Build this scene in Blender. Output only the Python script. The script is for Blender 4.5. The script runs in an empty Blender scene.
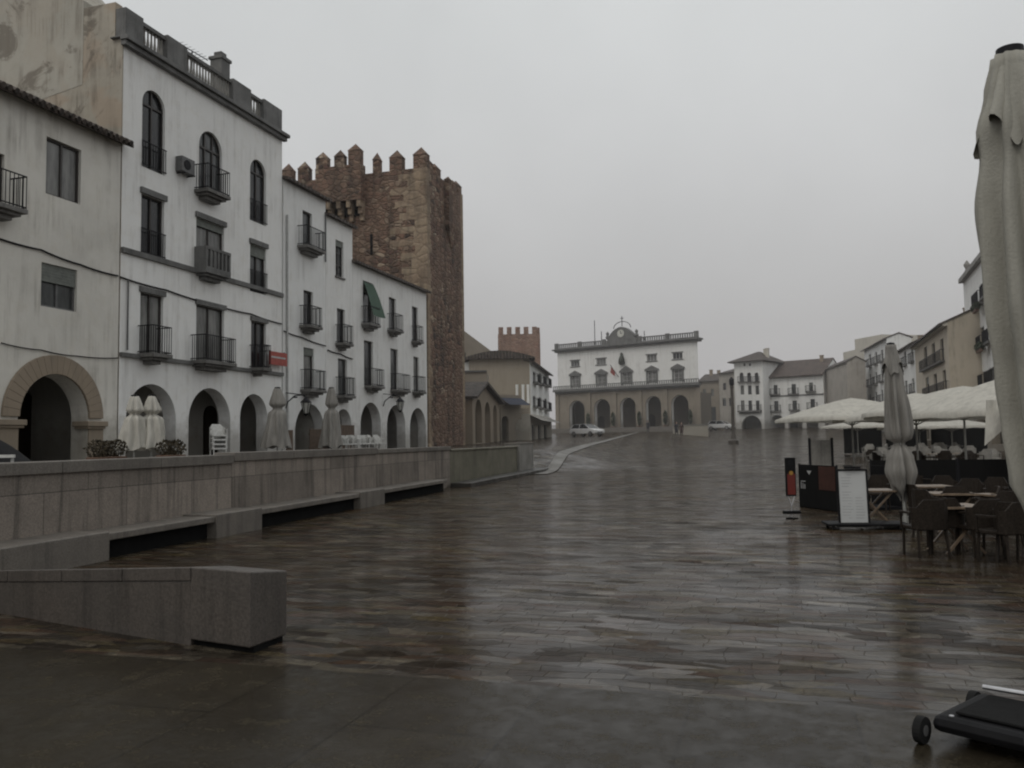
import bpy, bmesh, math, random
from mathutils import Vector, Matrix, Euler
from mathutils.geometry import tessellate_polygon
random.seed(7)
R = math.radians
PI = math.pi
S = bpy.context.scene
COL = S.collection

# ------------------------------------------------------------------ camera
FPX = 850.0
YAW, PITCH, ROLL = R(16.9), R(3.75), R(-0.9)
CAMZ = 1.6
cam_d = bpy.data.cameras.new('camera')
cam = bpy.data.objects.new('camera', cam_d)
COL.objects.link(cam)
S.camera = cam
cam_d.sensor_width = 36
cam_d.lens = FPX / 1024 * 36
cam_d.clip_end = 3000
cam_d.clip_start = 0.05
CM = Matrix.Rotation(YAW, 4, 'Z') @ Matrix.Rotation(PI/2 + PITCH, 4, 'X') @ Matrix.Rotation(ROLL, 4, 'Z')
cam.matrix_world = Matrix.Translation((0, 0, CAMZ)) @ CM
CR = CM.to_3x3()

def ray(px, py):
    return (CR @ Vector(((px - 512) / FPX, -(py - 384) / FPX, -1))).normalized()
def ground(px, py, z=0.0):
    d = ray(px, py); t = (z - CAMZ) / d.z
    return Vector((d.x*t, d.y*t))
def C(px, D):
    x = (px - 512) / FPX * D
    return Vector((x*math.cos(YAW) - D*math.sin(YAW), x*math.sin(YAW) + D*math.cos(YAW)))
def zat(px, py, D):
    """height of a pixel seen at camera depth D"""
    d = ray(px, py)
    dep = d.x*(-math.sin(YAW)) + d.y*math.cos(YAW)
    return CAMZ + d.z * D / dep
def onX(px, X):
    d = ray(px, 440)
    return Vector((X, d.y * X / d.x))

# ------------------------------------------------------------------ tagging / linking
def tag(o, label=None, cat=None, group=None, kind=None):
    if label: o['label'] = label
    if cat: o['category'] = cat
    if group: o['group'] = group
    if kind: o['kind'] = kind
    return o
def empty(name, loc, rz=0, label=None, cat=None, group=None):
    o = bpy.data.objects.new(name, None)
    COL.objects.link(o)
    o.location = loc; o.rotation_euler = (0, 0, rz); o.empty_display_size = .2
    return tag(o, label, cat, group)
def copy_tree(o, parent=None, mi=None):
    c = o.copy(); COL.objects.link(c)
    c.parent = parent
    for ch in [x for x in KIDS.get(o.name, [])]:
        cc = copy_tree(ch, c)
        KIDS.setdefault(c.name, []).append(cc)
    return c
KIDS = {}
def dup(o, loc, rz=None, label=None, sc=None):
    c = copy_tree(o)
    if sc: c.scale = (sc, sc, sc)
    c.location = loc
    if rz is not None: c.rotation_euler = (0, 0, rz)
    if label: c['label'] = label
    return c

class MB:
    def __init__(s): s.v = []; s.f = []
    def add(s, vs, fs):
        n = len(s.v); s.v += [tuple(v) for v in vs]; s.f += [tuple(i + n for i in f) for f in fs]; return s
    def box(s, x0, x1, y0, y1, z0, z1):
        v = [(x0,y0,z0),(x1,y0,z0),(x1,y1,z0),(x0,y1,z0),(x0,y0,z1),(x1,y0,z1),(x1,y1,z1),(x0,y1,z1)]
        return s.add(v, [(3,2,1,0),(4,5,6,7),(0,1,5,4),(1,2,6,5),(2,3,7,6),(3,0,4,7)])
    def bar(s, a, b, w, h=None, up=Vector((0,0,1))):
        a = Vector(a); b = Vector(b); h = h or w
        d = (b - a).normalized()
        if abs(d.dot(up)) > .98: up = Vector((1, 0, 0))
        x = d.cross(up).normalized() * w/2; y = x.cross(d).normalized() * h/2
        v = [a-x-y, a+x-y, a+x+y, a-x+y, b-x-y, b+x-y, b+x+y, b-x+y]
        return s.add(v, [(3,2,1,0),(4,5,6,7),(0,1,5,4),(1,2,6,5),(2,3,7,6),(3,0,4,7)])
    def tube(s, pts, r, n=8, cap=True):
        pts = [Vector(p) for p in pts]
        rr = r if isinstance(r, (list, tuple)) else [r]*len(pts)
        rings = []
        for i, p in enumerate(pts):
            d = (pts[min(i+1, len(pts)-1)] - pts[max(i-1, 0)]).normalized()
            up = Vector((0,0,1)) if abs(d.z) < .9 else Vector((1,0,0))
            x = d.cross(up).normalized(); y = x.cross(d).normalized()
            rings.append([p + (x*math.cos(2*PI*k/n) + y*math.sin(2*PI*k/n))*rr[i] for k in range(n)])
        v = [q for r_ in rings for q in r_]; f = []
        for i in range(len(pts)-1):
            for k in range(n):
                f.append((i*n+k, i*n+(k+1)%n, (i+1)*n+(k+1)%n, (i+1)*n+k))
        if cap:
            f.append(tuple(range(n-1, -1, -1))); f.append(tuple((len(pts)-1)*n+k for k in range(n)))
        return s.add(v, f)
    def lathe(s, prof, n=16, c=(0,0,0), fn=None):
        v = []; f = []
        for i, (r, z) in enumerate(prof):
            for k in range(n):
                a = 2*PI*k/n
                q = r if fn is None else r*fn(a, z, i)
                v.append((c[0]+q*math.cos(a), c[1]+q*math.sin(a), c[2]+z))
        for i in range(len(prof)-1):
            for k in range(n):
                f.append((i*n+k, i*n+(k+1)%n, (i+1)*n+(k+1)%n, (i+1)*n+k))
        f.append(tuple(range(n-1, -1, -1))); f.append(tuple((len(prof)-1)*n+k for k in range(n)))
        return s.add(v, f)
    def prism(s, poly, y0, y1, axis='y'):
        """poly in (x,z) extruded along y"""
        n = len(poly)
        v = [(p[0], y0, p[1]) for p in poly] + [(p[0], y1, p[1]) for p in poly]
        if axis == 'x': v = [(q[1], q[0], q[2]) for q in v]
        f = [tuple(range(n)), tuple(range(2*n-1, n-1, -1))] + [(i, i+n, (i+1)%n+n, (i+1)%n) for i in range(n)]
        return s.add(v, f)
    def build(s, name, m, parent=None, smooth=False, bevel=0):
        me = bpy.data.meshes.new(name)
        me.from_pydata(s.v, [], s.f); me.update()
        bm = bmesh.new(); bm.from_mesh(me)
        bmesh.ops.recalc_face_normals(bm, faces=bm.faces); bm.to_mesh(me); bm.free()
        if smooth:
            for p in me.polygons: p.use_smooth = True
        me.materials.append(m)
        o = bpy.data.objects.new(name, me); COL.objects.link(o)
        if parent is not None:
            o.parent = parent; KIDS.setdefault(parent.name, []).append(o)
        if bevel:
            b = o.modifiers.new('bevel', 'BEVEL'); b.width = bevel; b.segments = 2; b.limit_method = 'ANGLE'
        return o

# ------------------------------------------------------------------ materials
MATS = {}
def node_mat(name):
    m = bpy.data.materials.new(name); m.use_nodes = True
    nt = m.node_tree; N = nt.nodes; L = nt.links
    return m, N, L, N['Principled BSDF']
def nz(N, L, vec, scale, detail=4, rough=.55, dist=0):
    n = N.new('ShaderNodeTexNoise'); n.inputs['Scale'].default_value = scale
    n.inputs['Detail'].default_value = detail; n.inputs['Roughness'].default_value = rough
    n.inputs['Distortion'].default_value = dist
    if vec is not None: L.new(vec, n.inputs['Vector'])
    return n.outputs['Fac']
def ramp(N, L, fac, stops, interp='LINEAR'):
    r = N.new('ShaderNodeValToRGB'); r.color_ramp.interpolation = interp
    e = r.color_ramp.elements
    while len(e) < len(stops): e.new(.5)
    for i, (p, c) in enumerate(stops):
        e[i].position = p
        e[i].color = (c, c, c, 1) if isinstance(c, (int, float)) else (*c, 1)
    L.new(fac, r.inputs['Fac']); return r.outputs['Color']
def mix(N, L, fac, a, b, mode='MIX'):
    m = N.new('ShaderNodeMix'); m.data_type = 'RGBA'; m.blend_type = mode
    for sock, val in ((0, fac), (6, a), (7, b)):
        if isinstance(val, (int, float)): m.inputs[sock].default_value = val if sock == 0 else (val, val, val, 1)
        elif isinstance(val, tuple): m.inputs[sock].default_value = (*val, 1)
        else: L.new(val, m.inputs[sock])
    return m.outputs[2]
def mapping(N, L, scale=(1,1,1), kind='Object', rot=(0,0,0), loc=(0,0,0)):
    tc = N.new('ShaderNodeTexCoord'); mp = N.new('ShaderNodeMapping')
    mp.inputs['Scale'].default_value = scale; mp.inputs['Rotation'].default_value = rot; mp.inputs['Location'].default_value = loc
    L.new(tc.outputs[kind], mp.inputs['Vector']); return mp.outputs['Vector']
def bump(N, L, h, strength, dist, bsdf):
    b = N.new('ShaderNodeBump'); b.inputs['Strength'].default_value = strength; b.inputs['Distance'].default_value = dist
    L.new(h, b.inputs['Height']); L.new(b.outputs['Normal'], bsdf.inputs['Normal']); return b

def plaster(name, c, dirt=.35, stain=(.16,.14,.11), seed=0, damp=1.0, patch=.25, warm=0, wc=(.42,.28,.19)):
    m, N, L, B = node_mat(name)
    v = mapping(N, L, (1,1,1), loc=(seed*7.3, seed*3.1, 0))
    vs = mapping(N, L, (1.6,1.6,.12), loc=(seed*5.3, 0, 0))
    big = nz(N, L, v, .35, 6, .65)
    mid = nz(N, L, v, 2.2, 6, .7)
    st = nz(N, L, vs, 2.0, 5, .65)
    col = mix(N, L, ramp(N, L, big, [(.42,0),(.68,patch)]), c, tuple(x*.7 for x in c))
    col = mix(N, L, ramp(N, L, mid, [(.5,0),(.75,.35)]), col, tuple(x*y for x, y in zip(c, (.8,.76,.68))))
    if warm:
        col = mix(N, L, ramp(N, L, nz(N, L, v, .55, 5, .5, .8), [(.48,0),(.56,warm)]), col, wc)
        col = mix(N, L, ramp(N, L, nz(N, L, v, .42, 7, .7, 1.2), [(.56,0),(.63,.7)]), col, (.13,.11,.085))
    f = ramp(N, L, st, [(.47,0),(.68,dirt)])
    brk = ramp(N, L, nz(N, L, v, .8, 4), [(.4,0),(.6,1)])
    mm = mix(N, L, 1.0, f, brk, 'MULTIPLY')
    col = mix(N, L, mm, col, stain)
    # rising damp
    sx = N.new('ShaderNodeSeparateXYZ'); L.new(mapping(N, L), sx.inputs[0])
    ad = N.new('ShaderNodeMath'); ad.operation = 'MULTIPLY_ADD'; L.new(mid, ad.inputs[0]); ad.inputs[1].default_value = -1.6; L.new(sx.outputs['Z'], ad.inputs[2])
    col = mix(N, L, ramp(N, L, ad.outputs[0], [(0,.55*damp),(1.0,0)]), col, stain)
    L.new(col, B.inputs['Base Color']); B.inputs['Roughness'].default_value = .85
    bump(N, L, nz(N, L, v, 9, 6, .7), .25, .03, B)
    return m
def plain(name, c, rough=.6, metal=0, var=.25, scale=6, bmp=.1, streak=False):
    m, N, L, B = node_mat(name)
    v = mapping(N, L, (3,3,.3) if streak else (1,1,1))
    n = nz(N, L, v, scale, 5, .6)
    col = mix(N, L, ramp(N, L, n, [(.3,0),(.7,1)]), tuple(x*(1-var) for x in c), tuple(min(1, x*(1+var)) for x in c))
    L.new(col, B.inputs['Base Color']); B.inputs['Roughness'].default_value = rough; B.inputs['Metallic'].default_value = metal
    if bmp: bump(N, L, n, bmp, .02, B)
    return m
def rubble(name, pal, scale=2.4, mortar=(.2,.165,.12), zsq=1.5, bs=.8, big=None, streaks=.6):
    m, N, L, B = node_mat(name)
    v0 = mapping(N, L, (1,1,zsq))
    dn = N.new('ShaderNodeTexNoise'); dn.inputs['Scale'].default_value = 3; L.new(v0, dn.inputs['Vector'])
    va = N.new('ShaderNodeMixRGB'); va.blend_type = 'LINEAR_LIGHT'; va.inputs[0].default_value = .12
    L.new(v0, va.inputs[1]); L.new(dn.outputs['Color'], va.inputs[2])
    v = va.outputs[0]
    vo = N.new('ShaderNodeTexVoronoi'); vo.inputs['Scale'].default_value = scale; L.new(v, vo.inputs['Vector'])
    ve = N.new('ShaderNodeTexVoronoi'); ve.feature = 'DISTANCE_TO_EDGE'; ve.inputs['Scale'].default_value = scale; L.new(v, ve.inputs['Vector'])
    sx = N.new('ShaderNodeSeparateColor'); L.new(vo.outputs['Color'], sx.inputs[0])
    n = len(pal)
    col = ramp(N, L, sx.outputs[0], [(i/n, c) for i, c in enumerate(pal)], 'CONSTANT')
    raw = mapping(N, L)
    patchy = nz(N, L, raw, .28, 6, .7)
    col = mix(N, L, ramp(N, L, patchy, [(.42,0),(.55,.75)]), col, big or mortar)
    edge = ramp(N, L, ve.outputs['Distance'], [(.02,1),(.09,0)])
    col = mix(N, L, edge, col, mortar)
    col = mix(N, L, ramp(N, L, nz(N, L, mapping(N, L, (1,1,.15)), 1.3, 5), [(.46,0),(.68,streaks)]), col, (.035,.028,.022))
    col = mix(N, L, .5, col, mix(N, L, 1.0, col, ramp(N, L, nz(N, L, raw, 6, 6, .8), [(.3,.45),(.7,1.5)]), 'MULTIPLY'))
    L.new(col, B.inputs['Base Color']); B.inputs['Roughness'].default_value = .9
    h = mix(N, L, .35, ramp(N, L, ve.outputs['Distance'], [(0,0),(.15,1)]), nz(N, L, raw, 8, 6, .7))
    bump(N, L, h, bs, .16, B)
    return m
def granite(name, c, streak=.7, rough=.6, joints=0):
    m, N, L, B = node_mat(name)
    v = mapping(N, L); vs = mapping(N, L, (4,4,.22))
    g = nz(N, L, v, 40, 3, .6); b = nz(N, L, v, 1.1, 6, .65); st = nz(N, L, vs, 1.1, 6, .75)
    col = mix(N, L, ramp(N, L, g, [(.35,0),(.65,1)]), tuple(x*.75 for x in c), tuple(x*1.2 for x in c))
    col = mix(N, L, ramp(N, L, b, [(.4,0),(.7,.6)]), col, tuple(x*.5 for x in c))
    col = mix(N, L, ramp(N, L, st, [(.50,0),(.70,streak)]), col, (.015,.014,.012))
    if joints:
        bj = brick(N, L, mapping(N, L, rot=(R(90),0,0), loc=(0,.35,0)), joints, .62, .009, 1, 2, .5)
        col = mix(N, L, 1.0, col, ramp(N, L, bj.outputs['Color'], [(0,.8),(1,1.15)]), 'MULTIPLY')
        col = mix(N, L, ramp(N, L, bj.outputs['Fac'], [(0,0),(1,.8)]), col, (.015,.013,.011))
    L.new(col, B.inputs['Base Color'])
    L.new(ramp(N, L, b, [(.3,rough-.15),(.7,rough+.2)]), B.inputs['Roughness'])
    bump(N, L, mix(N, L, .5, g, b), .3, .02, B)
    return m
def matte(N, L, B, col, fac, bn):
    D = N.new('ShaderNodeBsdfDiffuse'); L.new(mix(N, L, 1.0, col, (1.15,1.12,1.05), 'MULTIPLY'), D.inputs['Color']); L.new(bn.outputs['Normal'], D.inputs['Normal'])
    ms = N.new('ShaderNodeMixShader'); L.new(fac, ms.inputs[0]); L.new(B.outputs[0], ms.inputs[1]); L.new(D.outputs[0], ms.inputs[2])
    L.new(ms.outputs[0], N['Material Output'].inputs['Surface'])
def brick(N, L, vec, w, h, mortar, sq=.7, fr=3, off=.45):
    br = N.new('ShaderNodeTexBrick'); L.new(vec, br.inputs['Vector']); br.inputs['Scale'].default_value = 1
    br.inputs['Brick Width'].default_value = w; br.inputs['Row Height'].default_value = h
    br.inputs['Mortar Size'].default_value = mortar; br.inputs['Mortar Smooth'].default_value = .7
    br.inputs['Color1'].default_value = (0,0,0,1); br.inputs['Color2'].default_value = (1,1,1,1); br.inputs['Mortar'].default_value = (.5,.5,.5,1)
    br.squash = sq; br.squash_frequency = fr; br.offset = off; br.offset_frequency = 2
    return br
def paving(name):
    m, N, L, B = node_mat(name)
    tc = N.new('ShaderNodeTexCoord'); P = tc.outputs['Object']
    dn = N.new('ShaderNodeTexNoise'); dn.inputs['Scale'].default_value = 1.7; dn.inputs['Detail'].default_value = 5; L.new(P, dn.inputs['Vector'])
    va = N.new('ShaderNodeMixRGB'); va.blend_type = 'LINEAR_LIGHT'; va.inputs[0].default_value = .12
    L.new(P, va.inputs[1]); L.new(dn.outputs['Color'], va.inputs[2]); V = va.outputs[0]
    br = brick(N, L, V, .40, .135, .005)
    pal = [(.018,.016,.014),(.060,.052,.042),(.040,.024,.017),(.10,.088,.068),(.030,.028,.025),(.060,.047,.024),(.17,.15,.115),(.014,.012,.010),(.045,.040,.033),(.085,.050,.034),(.052,.048,.042),(.024,.020,.017)]
    col = ramp(N, L, br.outputs['Color'], [(.02+i*.96/12, c) for i, c in enumerate(pal)], 'CONSTANT')
    vo = N.new('ShaderNodeTexVoronoi'); vo.inputs['Scale'].default_value = 1; mv = N.new('ShaderNodeMapping'); mv.inputs['Scale'].default_value = (2.5,7.2,1); L.new(V, mv.inputs['Vector']); L.new(mv.outputs[0], vo.inputs['Vector'])
    sc_ = N.new('ShaderNodeSeparateColor'); L.new(vo.outputs['Color'], sc_.inputs[0])
    col = mix(N, L, .55, col, ramp(N, L, sc_.outputs[0], [(i/6, c) for i, c in enumerate([(.012,.010,.008),(.15,.13,.10),(.035,.03,.022),(.07,.038,.024),(.09,.072,.036),(.02,.017,.014)])], 'CONSTANT'))
    col = mix(N, L, ramp(N, L, br.outputs['Fac'], [(0,0),(1,.5)]), col, (.012,.010,.009))
    big = nz(N, L, P, .16, 5, .6)
    col = mix(N, L, ramp(N, L, big, [(.40,.55),(.60,0)]), col, (.040,.027,.017))
    col = mix(N, L, ramp(N, L, nz(N, L, P, .55, 6, .7), [(.36,.6),(.58,0)]), col, (.016,.014,.012))
    fine = nz(N, L, P, 14, 6, .75)
    col = mix(N, L, 1.0, col, ramp(N, L, fine, [(.3,.35),(.7,1.25)]), 'MULTIPLY')
    L.new(col, B.inputs['Base Color'])
    wet = nz(N, L, P, .6, 5, .6)
    rr = mix(N, L, .5, ramp(N, L, wet, [(.38,.05),(.66,.30)]), ramp(N, L, br.outputs['Color'], [(0,.06),(.3,.30),(.55,.10),(1,.36)]))
    L.new(mix(N, L, br.outputs['Fac'], rr, .5), B.inputs['Roughness'])
    L.new(ramp(N, L, sc_.outputs[2], [(0,.03),(.5,.22),(1,.50)]), B.inputs['Specular IOR Level'])
    h = mix(N, L, br.outputs['Fac'], mix(N, L, .5, mix(N, L, .5, br.outputs['Color'], sc_.outputs[1]), nz(N, L, mapping(N, L, (2,5,1)), 1.6, 5, .65)), 0.3)
    bn = bump(N, L, h, .30, .026, B)
    matte(N, L, B, col, mix(N, L, .5, ramp(N, L, sc_.outputs[1], [(0,0),(.5,.35),(1,.85)]), ramp(N, L, wet, [(.35,.05),(.65,.65)])), bn)
    return m
def slabs(name):
    m, N, L, B = node_mat(name)
    v = mapping(N, L, (1,1,1), rot=(0,0,R(-90)), loc=(.3,.4,0))
    br = brick(N, L, v, 1.9, .92, .011, 1, 2, .5); br.inputs['Mortar Smooth'].default_value = .3
    P = mapping(N, L)
    n = nz(N, L, P, 1.3, 6, .7); n2 = nz(N, L, P, 4.5, 6, .75); g = nz(N, L, P, 55, 4, .7)
    col = ramp(N, L, br.outputs['Color'], [(0,(.016,.013,.009)),(.5,(.024,.020,.014)),(1,(.032,.027,.019))])
    col = mix(N, L, ramp(N, L, n, [(.38,.75),(.62,0)]), col, (.017,.014,.010))
    col = mix(N, L, ramp(N, L, n2, [(.52,0),(.72,.55)]), col, (.06,.052,.036))
    col = mix(N, L, 1.0, col, ramp(N, L, g, [(.3,.45),(.7,1.6)]), 'MULTIPLY')
    vo = N.new('ShaderNodeTexVoronoi'); vo.inputs['Scale'].default_value = 5; L.new(P, vo.inputs['Vector'])
    col = mix(N, L, ramp(N, L, vo.outputs['Distance'], [(.035,.8),(.07,0)]), col, (.008,.007,.006))
    col = mix(N, L, ramp(N, L, br.outputs['Fac'], [(0,0),(1,.5)]), col, (.006,.005,.004))
    L.new(col, B.inputs['Base Color'])
    L.new(mix(N, L, .5, ramp(N, L, n, [(.35,.07),(.65,.34)]), ramp(N, L, n2, [(.3,.08),(.7,.38)])), B.inputs['Roughness']); B.inputs['Specular IOR Level'].default_value = .28
    h = mix(N, L, br.outputs['Fac'], mix(N, L, .5, n2, g), 0.35)
    bn = bump(N, L, h, .12, .015, B)
    matte(N, L, B, col, ramp(N, L, n2, [(.3,.15),(.7,.7)]), bn)
    return m
def tilemat(name, c=(.085,.06,.045), axis='x'):
    m, N, L, B = node_mat(name)
    v = mapping(N, L)
    w = N.new('ShaderNodeTexWave'); w.bands_direction = 'X'; w.inputs['Scale'].default_value = .9; w.inputs['Distortion'].default_value = .6; w.inputs['Detail'].default_value = 2
    L.new(v, w.inputs['Vector'])
    n = nz(N, L, v, 1.8, 6, .7)
    col = mix(N, L, ramp(N, L, n, [(.35,0),(.65,1)]), tuple(x*.5 for x in c), tuple(x*1.6 for x in c))
    col = mix(N, L, ramp(N, L, w.outputs['Fac'], [(0,.8),(.5,0)]), col, (.02,.016,.013))
    L.new(col, B.inputs['Base Color']); B.inputs['Roughness'].default_value = .75
    bump(N, L, w.outputs['Fac'], 1.0, .08, B)
    return m
def glass(name, c, r=.12):
    m, N, L, B = node_mat(name)
    n = nz(N, L, mapping(N, L, (2,2,.4)), 1.6, 4)
    L.new(mix(N, L, ramp(N, L, n, [(.35,0),(.65,1)]), tuple(x*.4 for x in c), c), B.inputs['Base Color'])
    B.inputs['Roughness'].default_value = r
    return m
def fabric(name, c, rough=.85, trans=0.0, bs=.3):
    m, N, L, B = node_mat(name)
    v = mapping(N, L, (1,1,.35))
    n = nz(N, L, v, 5, 6, .65); g = nz(N, L, mapping(N, L), 90, 2)
    col = mix(N, L, ramp(N, L, n, [(.42,0),(.72,.6)]), c, tuple(x*.55 for x in c))
    L.new(col, B.inputs['Base Color']); B.inputs['Roughness'].default_value = rough
    bump(N, L, mix(N, L, .25, nz(N, L, mapping(N, L, (1,1,.25)), 9, 6, .7, .6), g), bs, .04, B)
    if trans:
        T = N.new('ShaderNodeBsdfTranslucent'); L.new(col, T.inputs['Color'])
        ms = N.new('ShaderNodeMixShader'); ms.inputs[0].default_value = trans
        L.new(B.outputs[0], ms.inputs[1]); L.new(T.outputs[0], ms.inputs[2]); L.new(ms.outputs[0], N['Material Output'].inputs['Surface'])
    return m

WH = (.79,.79,.77)
M = dict(
 white=plaster('white_plaster', WH, .32, seed=1, patch=.2),
 white2=plaster('white_plaster_second', (.78,.785,.77), .3, seed=2),
 white3=plaster('white_plaster_third', (.79,.79,.77), .28, seed=3),
 cream=plaster('old_cream_plaster', (.66,.64,.585), .5, seed=4, patch=.5),
 party=plaster('stained_party_plaster', (.42,.385,.32), .8, stain=(.10,.085,.065), seed=5, patch=.7, warm=.6, wc=(.38,.30,.225)),
 atticw=plaster('attic_plaster', (.42,.40,.345), .7, seed=12, patch=.6, damp=0, warm=.2, wc=(.36,.29,.22)),
 thinner=plaster('shade_darkened_arcade', (.15,.13,.105), .4, seed=15),  # arch-depth shade put into a darker interior colour
 ochre=plaster('ochre_plaster', (.34,.29,.215), .4, seed=6),
 ochre2=plaster('pale_ochre_plaster', (.50,.445,.36), .5, seed=13),
 cornerw=plaster('corner_plaster', (.31,.27,.215), .4, seed=14),
 sand=plaster('sand_plaster', (.52,.49,.425), .3, seed=7),
 brownwall=plaster('brown_wall', (.40,.37,.33), .6, seed=8, patch=.8),
 stonew=plaster('grey_brown_stone', (.26,.225,.18), .6, seed=9, patch=.7),
 archst=plaster('sandstone_arch', (.27,.22,.165), .5, seed=10, damp=.5),
 greyst=granite('grey_trim_stone', (.15,.15,.145), .5, .7),
 inner=plaster('arcade_interior', (.42,.41,.38), .3, seed=11),
 tower=rubble('tower_rubble', [(.205,.12,.085),(.12,.065,.05),(.27,.185,.13),(.09,.058,.045),(.36,.285,.21),(.18,.105,.078),(.06,.042,.034),(.235,.15,.105)], 2.1, mortar=(.165,.115,.08), big=(.19,.12,.085)),
 quoin=rubble('tower_quoin', [(.31,.235,.16),(.27,.20,.14),(.34,.27,.19),(.22,.155,.11)], 1.0, mortar=(.27,.205,.145), zsq=1.6, bs=.4, big=(.30,.23,.16)),
 redtower=rubble('red_tower_rubble', [(.34,.20,.15),(.29,.17,.13),(.38,.25,.19),(.26,.16,.125)], 2.2, mortar=(.3,.21,.16), big=(.32,.21,.16), streaks=.3),
 wall=granite('retaining_granite', (.225,.193,.163), .85, joints=1.7),
 cap=granite('granite_cap', (.15,.135,.117), .35),
 bench=granite('bench_granite', (.165,.148,.128), .5, .5),
 block=granite('near_granite', (.092,.080,.070), .6, .5),
 block_dark=granite('near_granite_dark', (.055,.051,.043), .4, .55),
 cap_dark=granite('shadow_dark_granite', (.04,.037,.032), .4, .4),
 endpost=granite('pale_granite', (.24,.23,.21), .3),
 greenwall=granite('olive_granite', (.155,.145,.105), .35),
 shade_black=plain('painted_shade', (.008,.008,.008), .9, bmp=0),  # near-black that stands for shade in gaps and slits
 paving=paving('wet_stone_paving'), slab=slabs('wet_slabs'),
 street=granite('upper_street_stone', (.10,.092,.08), .3, .5),
 strip=granite('pale_kerb', (.13,.122,.108), .2, .5),
 tile=tilemat('old_roof_tile',(.075,.06,.05)), tile2=tilemat('reddish_roof_tile', (.095,.07,.058)),
 iron=plain('black_iron', (.018,.018,.02), .5, .3, bmp=0),
 dark_frame=plain('dark_window_frame', (.035,.03,.027), .5, bmp=0),
 grey_frame=plain('grey_window_frame', (.10,.10,.10), .5, bmp=0),
 white_frame=plain('white_window_frame', (.35,.35,.34), .5, bmp=0),
 pane=glass('pane_dark', (.03,.032,.035)), pane_light=glass('pane_curtain_reflection', (.22,.22,.21), .2), pane_mid=glass('pane_dim_curtain_reflection', (.09,.095,.095), .08),  # lighter tones paint in reflections as well as curtains
 blind=plain('roller_blind', (.13,.14,.125), .6, bmp=.1),
 shutter=plain('green_shutter', (.045,.075,.055), .6),
 awning=fabric('green_cloth', (.06,.105,.075)),
 door=plain('old_dark_door', (.028,.022,.016), .6, streak=True),
 slabst=granite('balcony_stone', (.16,.155,.145), .6, .7),
 canvas=fabric('cream_canvas', (.60,.58,.52), trans=.25, bs=.1),
 canvas_old=fabric('weathered_canvas', (.35,.34,.295), .8),
 canvas_grey=fabric('grey_canvas', (.24,.23,.21), .8),
 pole=plain('pale_pole', (.33,.33,.31), .45, .2, bmp=0),
 rattan=plain('brown_rattan', (.024,.019,.015), .5, var=.5, scale=40, bmp=.5),
 blackpl=plain('black_plastic', (.010,.010,.011), .6, bmp=0),
 palechair=plain('pale_weathered_plastic', (.22,.21,.19), .6, bmp=0),
 whitepl=plain('white_plastic', (.5,.5,.48), .5, bmp=0),
 wood=plain('honey_wood', (.17,.125,.085), .4, var=.3, scale=12),
 woodred=plain('red_wood', (.05,.021,.016), .45, var=.3),
 screen=fabric('black_screen_cloth', (.010,.010,.010)),
 paper=plain('menu_paper', (.46,.47,.465), .4, var=.04, scale=2, bmp=0),
 ink=plain('faded_ink', (.30,.30,.31), .6, bmp=0),
 red=plain('red_paint', (.13,.020,.015), .4, var=.15, bmp=0),
 redsign=plain('faded_red_sign', (.32,.065,.05), .5, bmp=0),
 yellow=plain('yellow_mark', (.32,.17,.03), .5, bmp=0),
 steel=plain('brushed_steel', (.55,.55,.56), .3, .9, bmp=0),
 signwhite=plain('sign_white', (.4,.4,.4), .5, bmp=0),
 carwhite=plain('white_car_paint', (.6,.6,.6), .25, bmp=0, var=.05), cargrey=plain('silver_car_paint', (.3,.31,.33), .25, .3, bmp=0, var=.05),
 tyre=plain('tyre_rubber', (.015,.015,.015), .8, bmp=0), carglass=glass('car_glass', (.02,.022,.025), .05),
 lampglass=plain('lamp_glass', (.4,.4,.37), .2, bmp=0), light=plain('headlight_glass', (.6,.6,.58), .1, bmp=0),
 skin=plain('skin', (.35,.22,.16), .6, bmp=0), coat=plain('dark_coat', (.02,.02,.025), .8), coat2=plain('brown_coat', (.06,.035,.03), .8), hair=plain('dark_hair', (.012,.01,.008), .7),
 navy=fabric('navy_awning', (.03,.035,.055)),
 column=plain('brown_column', (.07,.06,.05), .6),
 bronze=plain('dark_bronze', (.04,.045,.035), .5, .4),
 brownleaf=plain('brown_leaves', (.04,.03,.014), .7, var=.7, scale=9), leaf=plain('dark_leaves', (.028,.042,.018), .6, var=.6, scale=8),
 soil=plain('terracotta', (.13,.075,.05), .8),
 clockface=plain('clock_face', (.55,.55,.5), .5, bmp=0),
 timber=plain('timber_panel', (.10,.07,.05), .6),
)

for k_ in ('blackpl','screen','iron','rattan','shade_black','door','tyre'):
    M[k_].node_tree.nodes['Principled BSDF'].inputs['Specular IOR Level'].default_value = .12
# ------------------------------------------------------------------ terrain
def sm(t): t = max(0, min(1, t)); return t*t*(3-2*t)
def pz(Y):
    if Y < 38: return 0.0
    if Y < 110: return .018*(Y-38) * sm((Y-36)/12)
    return .018*72 + .045*(min(Y, 160)-110)
def uz(Y): return .82 + .007*max(0, Y)
def gz(X, Y):
    a = pz(Y); b = max(a, uz(Y) if Y < 70 else uz(70) + .018*(Y-70))
    t = sm((-6 - X)/8) * sm((Y-40)/6)
    return a*(1-t) + b*t
def sheet(name, xs, ys, zf, m):
    mb = MB(); v = [(x, y, zf(x, y)) for y in ys for x in xs]; nx = len(xs)
    f = [(j*nx+i, j*nx+i+1, (j+1)*nx+i+1, (j+1)*nx+i) for j in range(len(ys)-1) for i in range(nx-1)]
    mb.add(v, f); o = mb.build(name, m, smooth=True); return tag(o, kind='structure')
YS = 5.45
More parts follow.
